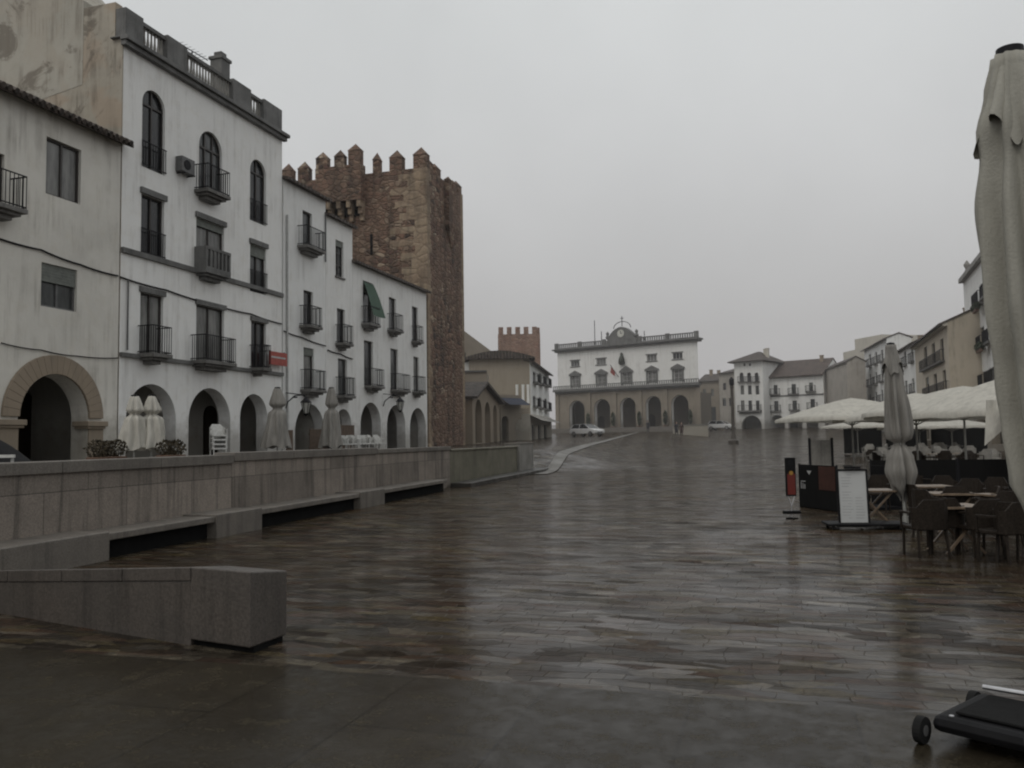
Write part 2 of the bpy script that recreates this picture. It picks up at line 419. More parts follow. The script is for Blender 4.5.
xs = [-400,-200,-100,-60,-40] + [-30 + i for i in range(0, 61)] + [40,60,80,120,200,400]
ys = [YS+.0, 10, 20, 30, 34] + [36 + i*.5 for i in range(0, 80)] + [80,85,90,95,100,105,110,120,130,140,150,160,200,300,600,1500]
sheet('plaza_paving', xs, ys, gz, M['paving'])
sheet('slab_pavement', [-60,-20,-10,0,10,20,60], [-40,-10,0,YS], lambda x, y: 0.0, M['slab'])

# retaining wall line (plan), points from the near end to the far end
W0 = ground(107, 560); W1 = ground(531, 474)
wd = (W1 - W0).normalized(); wn = Vector((wd.y, -wd.x))        # wn points to the plaza
WA = W0 - wd*9.0
def wallang(): return math.atan2(wd.y, wd.x)
# bench strip is 0.62 m deep; the wall face stands behind it
BD = .62
wb = -wn*BD
us = MB()
line = [(WA + wb - wn*.35), (W1 + wb - wn*.35)]
v = []
for i in range(0, 13):
    p = line[0].lerp(line[1], i/12)
    v += [(-27, p.y, uz(p.y)), (p.x, p.y, uz(p.y))]
us.add(v, [(2*i, 2*i+1, 2*i+3, 2*i+2) for i in range(12)])
us.build('upper_street', M['street'])
tag(bpy.data.objects['upper_street'], kind='structure')
# pale kerb strip running up the plaza
ks = MB(); pa = [(540,472),(575,463),(605,453),(640,442)]
pts = []
for (x, y), zz in zip(pa, (.12,.35,.55,.9)):
    g = ground(x, y, zz); pts.append(g)
vs = []
path = [pts[0].lerp(pts[-1], t/120) for t in range(121)]
dd = (pts[-1]-pts[0]).normalized(); nn = Vector((dd.y, -dd.x))
for p in path:
    for q in (-.3, .3):
        a = p + nn*q; vs.append((a.x, a.y, gz(a.x, a.y)+.03))
ks.add(vs, [(2*i, 2*i+1, 2*i+3, 2*i+2) for i in range(120)])
tag(ks.build('pale_path', M['strip']), kind='structure')

# ------------------------------------------------------------------ retaining wall + benches (frame along wd)
def wall_thing(name, label, cat, s0, s1, group=None):
    p = W0 + wd*s0
    return empty(name, (p.x, p.y, 0), wallang(), label, cat, group)
# in this frame x runs along the wall, y>0 is away from plaza (behind), face at y=BD
def s_of(px, py=None):
    # where the vertical plane of the wall face meets the pixel column
    d = ray(px, 455); d2 = Vector((d.x, d.y)); o = W0 + wb
    # d2*t = o + wd*s
    det = d2.x*(-wd.y) - d2.y*(-wd.x)
    s = (d2.x*o.y - d2.y*o.x)/det
    return s
sA, sB, sC, sD, sE = -9.0, s_of(232), s_of(376), s_of(450), s_of(531)
sP = s_of(517)
def seg(s0, s1, top, m, capm, label, caph=.17, group=None):
    L_ = s1 - s0
    t = wall_thing('retaining_wall', label, 'wall', s0, s1, group)
    MB().box(0, L_, BD, BD+.34, -.2, top-caph).build('wall_body', m, t, bevel=.008)
    mb = MB(); n = max(1, round(L_/2.2))
    for i in range(n):
        mb.box(L_*i/n+.004, L_*(i+1)/n-.004, BD-.05, BD+.40, top-caph, top)
    mb.build('coping', capm, t, bevel=.012)
    return t
seg(sA, sB, 1.40, M['wall'], M['cap'], 'black-streaked granite retaining wall, nearest section in front of the tan arch')
seg(sB+.01, sC, 1.44, M['wall'], M['cap'], 'streaked granite retaining wall, middle section below the white arcades')
seg(sC+.01, sD, 1.40, M['wall'], M['cap'], 'streaked granite retaining wall section below the row of white chairs', caph=.12)
seg(sD+.01, sP, 1.30, M['greenwall'], M['greenwall'], 'smooth olive granite wall below the big stone tower', caph=.06)
t = empty('granite_pillar', (*(W0 + wd*(sP+.02)), 0), wallang(), 'pale granite end pillar finishing the retaining wall', 'pillar')
MB().box(0, sE-sP, BD-.12, BD+.6, -.2, 1.38).build('shaft', M['endpost'], t, bevel=.02)
MB().box(-.03, sE-sP+.03, BD-.15, BD+.63, 1.383, 1.45).build('coping', M['cap'], t, bevel=.02)
# side return of wall end (step up to upper street)
t = empty('return_wall', (*(W0 + wd*(sE-.1) + wb), 0), wallang()+PI/2, 'low granite return wall behind the pale end pillar', 'wall')
MB().box(.62, 12, -.35, 0, -.2, 1.16).build('wall_body', M['wall'], t)
def sg(px, py): # along-wall coordinate of a ground pixel
    g = ground(px, py); return (g - W0).dot(wd)
benches = [(0.0, sg(226,538.5)), (sg(266,529), sg(374,509)), (sg(394,504), sg(451,491))]
blab = ['longest granite bench with dark gap beneath, nearest along the wall', 'granite bench with dark gap beneath, second along the wall from the left', 'short granite bench with dark gap beneath, beside the olive wall']
bz = .37
for (a, b), lb in zip(benches, blab):
    t = wall_thing('stone_bench', lb, 'bench', a, b, 'granite benches along the wall')
    MB().box(0, b-a, -.02, BD-.003, bz-.10, bz).build('seat', M['bench'], t, bevel=.012)
    MB().box(.02, b-a-.02, .12, BD-.004, -.1, bz-.105).build('gap_shade_panel', M['shade_black'], t)  # shade of the undercut painted as a black panel
t = wall_thing('low_step', 'shadow-dark low stone step at the foot of the olive wall', 'step', 0, 1)
MB().box(sD-.4, sE+.2, -.25, BD-.13, -.1, .16).build('step_body', M['cap_dark'], t, bevel=.02)  # shadow band at the wall foot put into the step's dark colour
blocks = [(-9, -.01), (benches[0][1]+.01, benches[1][0]-.01), (benches[1][1]+.01, benches[2][0]-.01)]
for (a, b), lb in zip(blocks, ['long solid granite ledge at the left foot of the wall', 'granite block between the two nearest benches', 'granite block between the second and the short bench']):
    t = wall_thing('stone_block', lb, 'block', a, b)
    MB().box(0, b-a, -.05, BD-.003, -.1, bz+.03).build('block_body', M['bench'], t, bevel=.015)

# ------------------------------------------------------------------ near low block
g0 = ground(250, 655); g1 = ground(287, 641); g2 = ground(190, 646); g3 = ground(0, 614)
t = empty('granite_barrier', (g0.x, g0.y, 0), 0, 'low dark granite barrier with square end block in left foreground', 'barrier')
def L2(p): return (p.x-g0.x, p.y-g0.y)
dl = (g2-g0).normalized(); dr = (g1-g0).normalized()
g3b = g2 + (g3-g2)*1.6
def quadprism(mb, pts, z0, ztops):
    n = len(pts); v = [(p[0], p[1], z0) for p in pts] + [(p[0], p[1], z) for p, z in zip(pts, ztops)]
    return mb.add(v, [tuple(range(n-1,-1,-1)), tuple(range(n,2*n))] + [(i, (i+1)%n, (i+1)%n+n, i+n) for i in range(n)])
c1 = L2(g1); c2 = L2(g2); wv = Vector(c1)
ZT = .625
quadprism(MB(), [(0,0), c1, (c1[0]+c2[0], c1[1]+c2[1]), c2], .05, [ZT,ZT-.06,ZT-.06,ZT]).build('end_block', M['block'], t, bevel=.012)
quadprism(MB(), [(0+.0,.05), (c1[0]-.04,c1[1]+.0), (c1[0]+c2[0], c1[1]+c2[1]), (c2[0],c2[1]+.05)], -.05, [.048]*4).build('shade_plinth', M['shade_black'], t)  # shade of the base recess put into its black colour
c3 = L2(g3b); far = ZT-.33
ins = .03*Vector((0,1))
quadprism(MB(), [(c2[0]-.004,c2[1]+.012), (c2[0]+c1[0]-.004, c2[1]+c1[1]), (c3[0]+c1[0], c3[1]+c1[1]), (c3[0],c3[1]+.012)], -.05, [ZT-.115,ZT-.175,far-.175,far-.115]).build('wall_body', M['block'], t, bevel=.01)
mb = MB(); n = 5
for i in range(n):
    def lp(f, base): 
        a = Vector(c2) if base == 0 else Vector(c2)+wv; b = Vector(c3) if base == 0 else Vector(c3)+wv
        return a.lerp(b, f)
    f0 = i/n + .0012; f1 = (i+1)/n - .0012
    P4 = [lp(f0,0), lp(f0,1), lp(f1,1), lp(f1,0)]
    zt = [ZT-.004 + (far-ZT)*f - o_ for f, o_ in ((f0,0),(f0,.06),(f1,.06),(f1,0))]
    vv = [(p.x, p.y, z-.11) for p, z in zip(P4, zt)] + [(p.x, p.y, z) for p, z in zip(P4, zt)]
    mb.add(vv, [(3,2,1,0),(4,5,6,7),(0,1,5,4),(1,2,6,5),(2,3,7,6),(3,0,4,7)])
mb.build('coping', M['block'], t, bevel=.008)

# ------------------------------------------------------------------ buildings
def arch_poly(u0, u1, z0, z1, n=14):
    r = (u1-u0)/2; cz = max(z0, z1 - r); rz = z1 - cz
    p = [(u0, z0), (u1, z0)]
    p += [((u0+u1)/2 + r*math.cos(PI*k/n), cz + rz*math.sin(PI*k/n)) for k in range(n+1)]
    return p
def rect_poly(u0, u1, z0, z1): return [(u0,z0),(u1,z0),(u1,z1),(u0,z1)]

def face_with_holes(mb, outer, holes, y=0.0):
    polys = [outer] + [h[0] for h in holes]
    flat = [p for q in polys for p in q]
    tris = tessellate_polygon([[Vector((p[0], p[1], 0)) for p in q] for q in polys])
    mb.add([(p[0], y, p[1]) for p in flat], tris)
    for poly, dep in holes:
        n = len(poly)
        mb.add([(p[0], y, p[1]) for p in poly] + [(p[0], y+dep, p[1]) for p in poly], [(i, (i+1)%n, (i+1)%n+n, i+n) for i in range(n)])

class Bld:
    def __init__(s, name, label, cat, A, B, z, group=None):
        s.A = Vector(A); s.B = Vector(B); s.U = (s.B-s.A).normalized(); s.w = (s.B-s.A).length; s.z = z
        s.root = empty(name, (s.A.x, s.A.y, z), math.atan2(s.U.y, s.U.x), label, cat, group)
        s.holes = []; s.arc = []; s.h = 0
    def px(s, x, y):
        d = ray(x, y); d2 = Vector((d.x, d.y))
        det = d2.x*(-s.U.y) - d2.y*(-s.U.x)
        t = (s.A.x*(-s.U.y) - s.A.y*(-s.U.x))/det
        p = d2*t
        return ((p - s.A).dot(s.U), CAMZ + d.z*t - s.z)
    def pxo(s, x, y, off):
        A0 = s.A; N_ = Vector((s.U.y, -s.U.x)); s.A = A0 + N_*off
        r = s.px(x, y); s.A = A0; return r
    def rect(s, x0, x1, y0, y1):
        xm = (x0+x1)/2; ym = (y0+y1)/2
        return s.px(x0, ym)[0], s.px(x1, ym)[0], s.px(xm, y1)[1], s.px(xm, y0)[1]
    def window(s, x0, x1, y0, y1, arch=False, r=.2, fr='dark_frame', pane='pane', mull=1, trans=None, blind=0, name='window', lz=None, uv=None):
        if pane == 'pane': pane = random.choice(['pane','pane_mid','pane_mid','pane_light'])
        if pane != 'pane' and not blind and not arch and random.random() < .3: blind = random.uniform(.12,.4)
        u0, u1, z0, z1 = uv or s.rect(x0, x1, y0, y1)
        if lz is not None: z0 = lz
        poly = arch_poly(u0, u1, z0, z1) if arch else rect_poly(u0, u1, z0, z1)
        s.holes.append((poly, r))
        fw = min(.07, (u1-u0)*.08 + .01); y0_, y1_ = r-.09, r-.02
        mb = MB()
        if arch:
            for a, b in zip(poly, poly[1:]+poly[:1]):
                mb.bar((a[0], (y0_+y1_)/2, a[1]), (b[0], (y0_+y1_)/2, b[1]), fw*1.6, .07, up=Vector((0,1,0)))
            ra = (u1-u0)/2
            zi = max(z0+.3, z1-ra)
            mb.box(u0, u1, y0_, y1_, zi-.04, zi+.04)
        else:
            mb.box(u0, u0+fw, y0_, y1_, z0, z1); mb.box(u1-fw, u1, y0_, y1_, z0, z1)
            mb.box(u0+fw, u1-fw, y0_, y1_, z0, z0+fw); mb.box(u0+fw, u1-fw, y0_, y1_, z1-fw, z1)
        for k in range(mull):
            um = u0 + (u1-u0)*(k+1)/(mull+1)
            mb.box(um-fw*.55, um+fw*.55, y0_+.004, y1_-.004, z0, z1-.02 if not arch else z1-.05)
        if trans:
            for tr in trans:
                zt = z0 + (z1-z0)*tr; mb.box(u0+fw, u1-fw, y0_+.006, y1_-.006, zt-fw*.4, zt+fw*.4)
        w = mb.build(name, M[fr], s.root)
        pm = MB(); n = len(poly); pm.add([(p[0], r-.03, p[1]) for p in poly], [tuple(range(n))]); pm.build('pane', M[pane], w)
        if blind:
            bm_ = MB(); zb = z1 - (z1-z0)*blind
            k = max(2, int((z1-zb)/.09))
            for i in range(k):
                bm_.box(u0+.02, u1-.02, y0_-.05, y0_-.02, zb + (z1-zb)*i/k + .004, zb + (z1-zb)*(i+1)/k)
            bm_.build('roller_blind', M['blind'], w)
        return u0, u1, z0, z1
    def sill(s, u0, u1, z, m='slabst'):
        MB().box(u0-.08, u1+.08, -.09, .0-.002, z-.09, z-.002).build('sill', M[m], s.root)
    def hood(s, u0, u1, z, m='greyst', h=.16, p=.07):
        MB().box(u0-.08, u1+.08, -p, -.002, z, z+h).build('lintel', M[m], s.root)
    def balcony(s, u0, u1, z, proj=.55, h=1.0, step=.13, corb=True, m='slabst', solid=False, th=.14, rail='iron'):
        mb = MB(); mb.box(u0, u1, -proj, -.003, z-th, z)
        if corb:
            mb.box(u0+.12, u1-.12, -proj+.14, -.003, z-th-.1, z-th-.002); mb.box(u0+.3, u1-.3, -proj+.3, -.003, z-th-.24, z-th-.102)
        b = mb.build('balcony', M[m], s.root, bevel=.01)
        if solid:
            r = MB(); T = .1
            r.box(u0, u1, -proj, -proj+T, z+.002, z+.12); r.box(u0, u1, -proj, -proj+T, z+h-.12, z+h)
            n = max(2, int((u1-u0)/.24))
            for i in range(n+1):
                uu = u0+.05 + (u1-u0-.1)*i/n; r.box(uu-.05, uu+.05, -proj+.01, -proj+T-.01, z+.12, z+h-.12)
            r.box(u0, u0+T, -proj+T, -.003, z+.002, z+h); r.box(u1-T, u1, -proj+T, -.003, z+.002, z+h)
            r.build('balustrade', M[m], b); return
        r = MB(); t_ = .035 if step < .2 else .05
        yo = -proj+.04
        for zz in (z+h, z+.08):
            r.box(u0+.02, u1-.02, yo, yo+t_, zz-t_, zz); r.box(u0+.02, u0+.02+t_, yo+t_, -.003, zz-t_, zz); r.box(u1-.02-t_, u1-.02, yo+t_, -.003, zz-t_, zz)
        n = max(3, int((u1-u0)/step)); q = t_*.55
        for i in range(n+1):
            uu = u0+.03 + (u1-u0-.06)*i/n
            r.box(uu-q/2, uu+q/2, yo+.005, yo+.005+q, z, z+h-.01)
        k = max(1, int(proj/step))
        for i in range(k):
            yy = yo + (proj-.04)*(i+1)/(k+1)
            for uu in (u0+.03, u1-.03): r.box(uu-q/2, uu+q/2, yy, yy+q, z, z+h-.01)
        r.build('railing', M[rail], b)
    def railing(s, u0, u1, z, h=.9, step=.13):
        r = MB()
        for zz in (z+h, z+.06): r.box(u0-.04, u1+.04, -.07, -.035, zz-.035, zz)
        n = max(3, int((u1-u0)/step))
        for i in range(n+1):
            uu = u0 + (u1-u0)*i/n; r.box(uu-.01, uu+.01, -.062, -.042, z, z+h-.01)
        r.build('railing', M['iron'], s.root)
    def arcade(s, x0, x1, ytop, r=.6, uv=None):
        if uv: u0, u1, z1 = uv
        else:
            xm = (x0+x1)/2; u0 = s.px(x0, ytop+25)[0]; u1 = s.px(x1, ytop+25)[0]; z1 = s.px(xm, ytop)[1]
        s.holes.append((arch_poly(u0, u1, .02, z1, 20), r)); s.arc.append((u0, u1, z1)); return u0, u1, z1
    def portico(s, depth=2.7, r=.6, m='inner', doors=True):
        top = max(a[2] for a in s.arc) + .3; a = .15; b = s.w-.15
        mb = MB(); y0, y1 = r+.002, r+depth
        mb.add([(a,y0,0.01),(b,y0,0.01),(b,y1,0.01),(a,y1,0.01),(a,y0,top),(b,y0,top),(b,y1,top),(a,y1,top)], [(0,1,2,3),(7,6,5,4),(3,2,6,7),(0,3,7,4),(2,1,5,6)])
        mb.build('portico', M[m], s.root)
        if doors:
            for i, (u0, u1, z1) in enumerate(s.arc):
                if i % 2: continue
                w = min(1.3, (u1-u0)*.45); uc = (u0+u1)/2 + (u1-u0)*(.55 if i % 2 else .35) + .6
                uc = min(uc, s.w-1.0)
                d = MB(); d.prism([(p[0], p[1]) for p in arch_poly(uc-w/2, uc+w/2, .012, min(2.5, z1-.4), 8)], y1-.08, y1-.01); d.build('door', M['door'], s.root)
    def shell(s, h, depth, m, hl=None, base=-.4, skew=0):
        s.h = h; mb = MB(); k = skew
        face_with_holes(mb, [(0,base),(s.w,base),(s.w,h),(0,h)], s.holes)
        w = s.w
        mb.add([(0,0,base),(0,depth,base),(0,depth,h),(0,0,h),(w,0,base),(w-k,depth,base),(w-k,depth,h),(w,0,h)], [(3,2,1,0),(4,5,6,7),(1,5,6,2),(0,3,7,4)][:3] + [(3,2,6,7)])
        o = mb.build('wall', M[m], s.root); s.wall = o; s.depth = depth; return o
    def gable(s, rise, over=.35, m='tile', ridge=.5, gm=None):
        d, h, w = s.depth, s.h, s.w; yr = d*ridge; th = .14
        mb = MB(); sl = rise/yr
        prof = [(-over, h-over*sl+.02), (yr, h+rise+.02), (d+.2, h-.05), (d+.2, h+.09), (yr, h+rise+.02+th), (-over, h-over*sl+th+.02)]
        mb.prism([(p[0], p[1]) for p in prof], -.1, w+.1, axis='x')
        o = mb.build('roof', M[m], s.root)
        for u in (0.0, w): MB().add([(u, 0, h), (u, d, h), (u, yr, h+rise)], [(0,1,2)]).build('gable_wall', M[gm] if gm else s.wall.data.materials[0], s.root)
        return o
    def hip(s, rise, over=.4, m='tile', inset=None):
        d, h, w = s.depth, s.h, s.w; i = inset or min(w, d)*.45; o = over
        v = [(-o,-o,h+.01),(w+o,-o,h+.01),(w+o,d+o,h+.01),(-o,d+o,h+.01),(-o,-o,h+.14),(w+o,-o,h+.14),(w+o,d+o,h+.14),(-o,d+o,h+.14),(min(i,w/2-.05),d/2,h+rise),(max(w-i,w/2+.05),d/2,h+rise)]
        return MB().add(v, [(0,1,2,3),(0,4,5,1),(1,5,6,2),(2,6,7,3),(3,7,4,0),(4,8,9,5),(5,9,6),(6,9,8,7),(7,8,4)]).build('roof', M[m], s.root)
    def band(s, z, h, p, m='greyst', name='string_course', u0=0, u1=None, base=-.003):
        return MB().box(u0, s.w if u1 is None else u1, -p, base, z, z+h).build(name, M[m], s.root, bevel=.01)

def chimney(root, u, y, z, h=1.2, m='archst', w=.5):
    c = MB().box(u-w/2, u+w/2, y-w/2, y+w/2, z-.6, z+h).box(u-w/2-.06, u+w/2+.06, y-w/2-.06, y+w/2+.06, z+h+.003, z+h+.1).build('chimney', M[m], root)

FX = -22.4
ZU = .98
# ---- the left house
A = onX(-70, FX); 
b = Bld('old_house', 'low cream house with tiled eave and big tan stone arch at far left', 'house', A, onX(118.0, FX)-Vector((0,.03)), ZU)
b.window(46,81,143,199, fr='dark_frame', pane='pane_light', mull=1)
u0,u1,z0,z1 = b.window(41,77,266,309, fr='grey_frame', pane='pane', mull=1, blind=.42)
u0,u1,z0,z1 = b.window(-22,4,150,214, fr='dark_frame', mull=1)
bu1 = b.px(11, 190)[0]; zb = b.px(10, 212)[1]
b.balcony(bu1-2.6, bu1, zb, proj=.7, h=1.05, step=.15)
a0,a1,az = b.arcade(18, 88, 374, r=.7)
h = b.px(119, 143)[1]
b.shell(h, 9, 'cream')
b.gable(1.9, over=.45, m='tile')
# eave tiles
mb = MB(); n = int(b.w/.24)
for i in range(n):
    u = (i+.5)*b.w/n; k = 1.9/4.5
    mb.tube([(u,-.55,h-.55*k+.17),(u,1.2,h+1.2*k+.17)], .095, 8)
mb.build('eave_tiles', M['tile'], b.root)
# arch surround
def ring(u0,u1,z1,w,n=22, y0=-.10,y1=-.003, zimp=None):
    r = (u1-u0)/2; cz = z1-r; mb = MB(); cu = (u0+u1)/2
    for k in range(n):
        a, a2 = PI*k/n+.0015, PI*(k+1)/n-.0015
        P = [(cu+q*math.cos(t_), cz+q*math.sin(t_)) for q, t_ in ((r,a),(r+w,a),(r+w,a2),(r,a2))]
        mb.prism(P, y0, y1)
    return mb, cz
W_ = .62
mb, cz = ring(a0+.0, a1, az, W_)
mb.build('arch_surround', M['archst'], b.root, bevel=.01)
mb = MB()
for (p, q) in ((a0-W_-.15, a0-.0), (a1+.0, a1+W_+.05)):
    MB().box(p, q, -.06, -.003, -.1, cz-.28).build('pilaster', M['archst'], b.root, bevel=.02)
for (p, q) in ((a0-W_-.2, a0+.18), (a1-.18, a1+W_+.12)):
    mb = MB().box(p, q, -.2, .5, cz-.28+.003, cz-.10).box(p+.05, q-.05, -.14, .45, cz-.36, cz-.28); mb.build('impost', M['archst'], b.root, bevel=.02)
b.portico(3.2, .7, doors=False)
ud = b.px(70, 440)[0]
MB().prism(arch_poly(ud+1.35, ud+2.1, .015, b.px(70,400)[1]+.45, 10), 3.75, 3.88).build('door', M['door'], b.root)
OLD = b

# ---- four storey white building
A = onX(118.0, FX); B_ = onX(281.5, FX)
b = Bld('balustraded_building', 'tall white four-storey building with grey roof balustrade and three arches', 'building', A, B_, ZU)
for (x0,x1,y0,y1) in ((142,165,91,171),(250,266,160,223)):
    u0,u1,z0,z1 = b.window(x0,x1,y0,y1, arch=True, pane='pane', mull=1)
    b.railing(u0,u1,z0+.05,.95)
u0,u1,z0,z1 = b.window(199,222,132,196, arch=True, mull=2)
q0 = b.px(194,180)[0]; q1 = b.pxo(231,190,.7)[0]
b.balcony(q0,q1,z0-.0,.7,1.05)
for i,(x0,x1,y0,y1) in enumerate(((141,164,197,257),(250,266,246,293))):
    u0,u1,z0,z1 = b.window(x0,x1,y0,y1, mull=1, pane='pane')
    b.hood(u0,u1,z1,h=.22,p=.1); b.railing(u0,u1,z0+.05,.95,.1)
u0,u1,z0,z1 = b.window(196,224,222,274, mull=1, pane='pane_light')
b.hood(u0,u1,z1,h=.22,p=.1)
q0 = b.px(194,270)[0]; q1 = b.pxo(231,275,.6)[0]
b.balcony(q0,q1,z0-.0,.6,.95, m='greyst', solid=True)
bal = [((140,163,294,353),(137,173),'pane_light'),((196,224,307,368),(190,237),'pane_light'),((251,266,322,372),(249,272),'pane')]
zs = b.px(150,355)[1]
for (x0,x1,y0,y1),(c0,c1),pn in bal:
    u0,u1,z0,z1 = b.window(x0,x1,y0,y1, mull=1, pane=pn, trans=None, lz=zs+.02)
    b.hood(u0,u1,z1,h=.2,p=.08)
    ym = (y0+y1)/2+25
    b.balcony(b.px(c0,ym)[0], b.pxo(c1,ym,.75)[0], zs-.0, .75, 1.05, step=.12)
for (x0,x1,yt) in ((126,176,384),(188.5,230.5,388),(240,267.5,394)): b.arcade(x0,x1,yt)
h = b.px(120.5,37)[1]
b.shell(h, 13, 'white')
b.portico()
# the exposed party wall on the near side
MB().box(-.06,-.004,.0,13.0,-.4,h).build('party_wall', M['party'], b.root)
b.band(zs-.2,.16,.14,'greyst'); z3 = b.px(120,252)[1]; b.band(z3,.2,.12,'greyst')
# cornice
mb = MB(); mb.box(-.15,b.w+.12,-.22,-.003,h-.28,h-.1); mb.box(-.2,b.w+.2,-.34,-.003,h-.098,h+.06); mb.box(-.2,b.w+.2,.0,.45,h+.002,h+.06)
mb.build('cornice', M['greyst'], b.root, bevel=.015)
ph = 1.05; zb = h+.063
def pier(x0,x1,y): return b.px(x0,y)[0], b.px(x1,y)[0]
prs = [(-.05, b.px(141,30)[0]), pier(165,185,60), pier(231,249,105), pier(262,280,130)]
mb = MB()
for p,q in prs: MB().box(p,q,-.12,.33,zb,zb+ph+.08).build('parapet_pier', M['greyst'], b.root, bevel=.015)
gaps = [(prs[i][1]+.003, prs[i+1][0]-.003) for i in range(3)]
for p,q in gaps:
    mb = MB(); mb.box(p,q,-.04,.22,zb+ph-.14,zb+ph-.0); mb.box(p,q,-.04,.22,zb,zb+.12)
    bo = mb.build('balustrade', M['greyst'], b.root)
    n = max(3, int((q-p)/.19)); mb = MB()
    for i in range(n):
        u = p + (q-p)*(i+.5)/n
        mb.lathe([(.04,zb+.12),(.04,zb+.2),(.06,zb+.34),(.035,zb+.6),(.035,zb+.78),(.05,zb+ph-.14)], 8, (u,.09,0))
    mb.build('balusters', M['endpost'], bo, smooth=True)
# attic behind
mb = MB(); mb.add([(-.07,1.8,h-1.5),(-.07,14,h-3.5),(-.07,14,h+6),(-.07,4.2,h+4.5),(-.07,1.8,h+1.75),(2,1.8,h-1.5),(2,14,h-3.5),(2,14,h+6),(2,4.2,h+4.5),(2,1.8,h+1.75)],[(0,1,2,3,4),(9,8,7,6,5),(0,4,9,5),(4,3,8,9),(3,2,7,8)]); mb.build('attic', M['atticw'], b.root)
MB().box(-.055,.3,.35,6.5,h+.0,h+1.45).build('attic_wall', M['party'], b.root)
cu = b.px(239,98)[0]
mb = MB(); mb.box(cu-.32,cu+.32,.7,1.3,h,h+2.35); mb.box(cu-.38,cu+.38,.64,1.36,h+2.353,h+2.5); mb.box(cu-.2,cu+.2,.8,1.2,h+2.503,h+2.75)
mb.build('chimney', M['greyst'], b.root, bevel=.02)
WB = b; WBH = h
# antenna
p = b.root.matrix_world
def wpt(bb, u, y, z):
    v = Vector((bb.A.x + bb.U.x*u - bb.U.y*y, bb.A.y + bb.U.y*u + bb.U.x*y, bb.z + z)); return v
a = wpt(b, b.px(221,80)[0], 1.5, h+.05)
t = empty('rooftop_antenna', a, PI/2, 'thin television antenna on the roof behind the grey balustrade', 'antenna')
mb = MB(); mb.bar((0,0,0),(0,0,2.3),.035)
mb.build('mast', M['iron'], t)
mb = MB(); mb.bar((-1.0,0,2.25),(1.1,0,2.35),.03)
for i in range(8): mb.bar((-.9+i*.26,-.25,2.26+i*.011),(-.9+i*.26,.25,2.26+i*.011),.012)
mb.build('aerial', M['iron'], t)
# AC unit
u0,u1,z0,z1 = b.rect(175,188,159,174)
a = wpt(b, u0, -.02, z0)
t = empty('air_conditioner', a, b.root.rotation_euler[2], 'grey air conditioning unit fixed high on the white balustraded building', 'air conditioner')
w = u1-u0; hh = z1-z0
MB().box(0,w,-.32,-.0,0,hh).build('casing', M['grey_frame'], t, bevel=.02)
mb = MB().lathe([(.02,0),(.2,0),(.2,.02),(.02,.02)],20)
mb.v = [(x+w*.4, -.322-z, y+hh*.5) for x,y,z in mb.v]; mb.build('fan_grille', M['iron'], t)
MB().bar((.1,-.4,-.05),(.1,0,-.05),.04).bar((w-.1,-.4,-.05),(w-.1,0,-.05),.04).build('bracket', M['iron'], t)
# red sign
a = wpt(b, b.px(264,360)[0], -.3, b.px(268,365)[1])
t = empty('hanging_sign', a, b.root.rotation_euler[2], 'faded red rectangular sign projecting beside the last white arch', 'sign')
MB().box(.0,1.45,-.03,.03,0,.62).build('board', M['redsign'], t, bevel=.01)
MB().box(.1,1.3,-.036,-.031,.32,.40).build('lettering', M['signwhite'], t)
MB().bar((.1,.0,.64),(.1,1.2,.64),.03).bar((1.3,0,.64),(1.3,1.2,.64),.03).build('bracket', M['iron'], t)

# ---- white houses A, A', C
C0 = onX(283, FX)
b = Bld('white_house', 'white house with brown eave between balustraded building and stepped neighbour', 'house', C0, onX(325.8,FX), ZU)
for (x0,x1,y0,y1),(c0,c1,yb),lt in (((302.5,312,212,249),(297,326,0),0),((303.5,313,291,327),(299,323,0),0),((303.5,314,348,390),(300,327,0),0)):
    u0,u1,z0,z1 = b.window(x0,x1,y0,y1, mull=0 if lt==0 else 1, pane='pane')
    ym=(y0+y1)/2+12
    b.balcony(b.px(c0,ym)[0], min(b.pxo(c1,ym,.6)[0], b.w-.1), z0, .6, 1.0, step=.13)
b.arcade(295,324.5,404)
h = b.px(285,180)[1]
b.shell(h, 12, 'white2'); b.portico(); b.gable(1.2, over=.35)
HA = b
b = Bld('narrow_white_house', 'narrow white house with one barred top window, left of the green-awning house', 'house', onX(325.8,FX)+Vector((0,.02)), onX(353,FX), ZU)
u0,u1,z0,z1 = b.window(335.5,343.5,241,277, mull=1, trans=[.33,.66]); b.sill(u0,u1,z0)
for (x0,x1,y0,y1),(c0,c1) in (((337,345,309,344),(335,354)),((338,347,359,396),(335,356))):
    u0,u1,z0,z1 = b.window(x0,x1,y0,y1, mull=0, pane='pane')
    ym=(y0+y1)/2+12
    b.balcony(b.px(c0,ym)[0], min(b.pxo(c1,ym,.6)[0], b.w-.06), z0, .6, 1.0, step=.13)
b.arcade(335.5,351.5,409)
h = b.px(327,216)[1]
b.shell(h, 12, 'white3'); b.portico(doors=False); b.gable(1.2, over=.3)
HB = b
b = Bld('green_awning_house', 'long low white house with three arches, iron balconies and green awning', 'house', onX(353,FX)+Vector((0,.02)), onX(427.5,FX), ZU)
for (x0,x1,y0,y1),(c0,c1) in (((363,373,282,325),(361,381)),((389,396,298,331),(387,404)),((412,418,307,342),(411,424)),((364,373,341,386),(364,385)),((390.5,398,349,390),(390,411)),((413.5,419,357,392),(412,426.5))):
    u0,u1,z0,z1 = b.window(x0,x1,y0,y1, mull=0, pane='pane')
    ym=(y0+y1)/2+14
    b.balcony(b.px(c0,ym)[0], min(b.pxo(c1,ym,.6)[0], b.w-.02), z0, .6, 1.0, step=.16)
for (x0,x1,yt) in ((360.5,381,402.5),(387,405.5,405),(410,426,408)): b.arcade(x0,x1,yt)
h = b.px(356,264)[1]
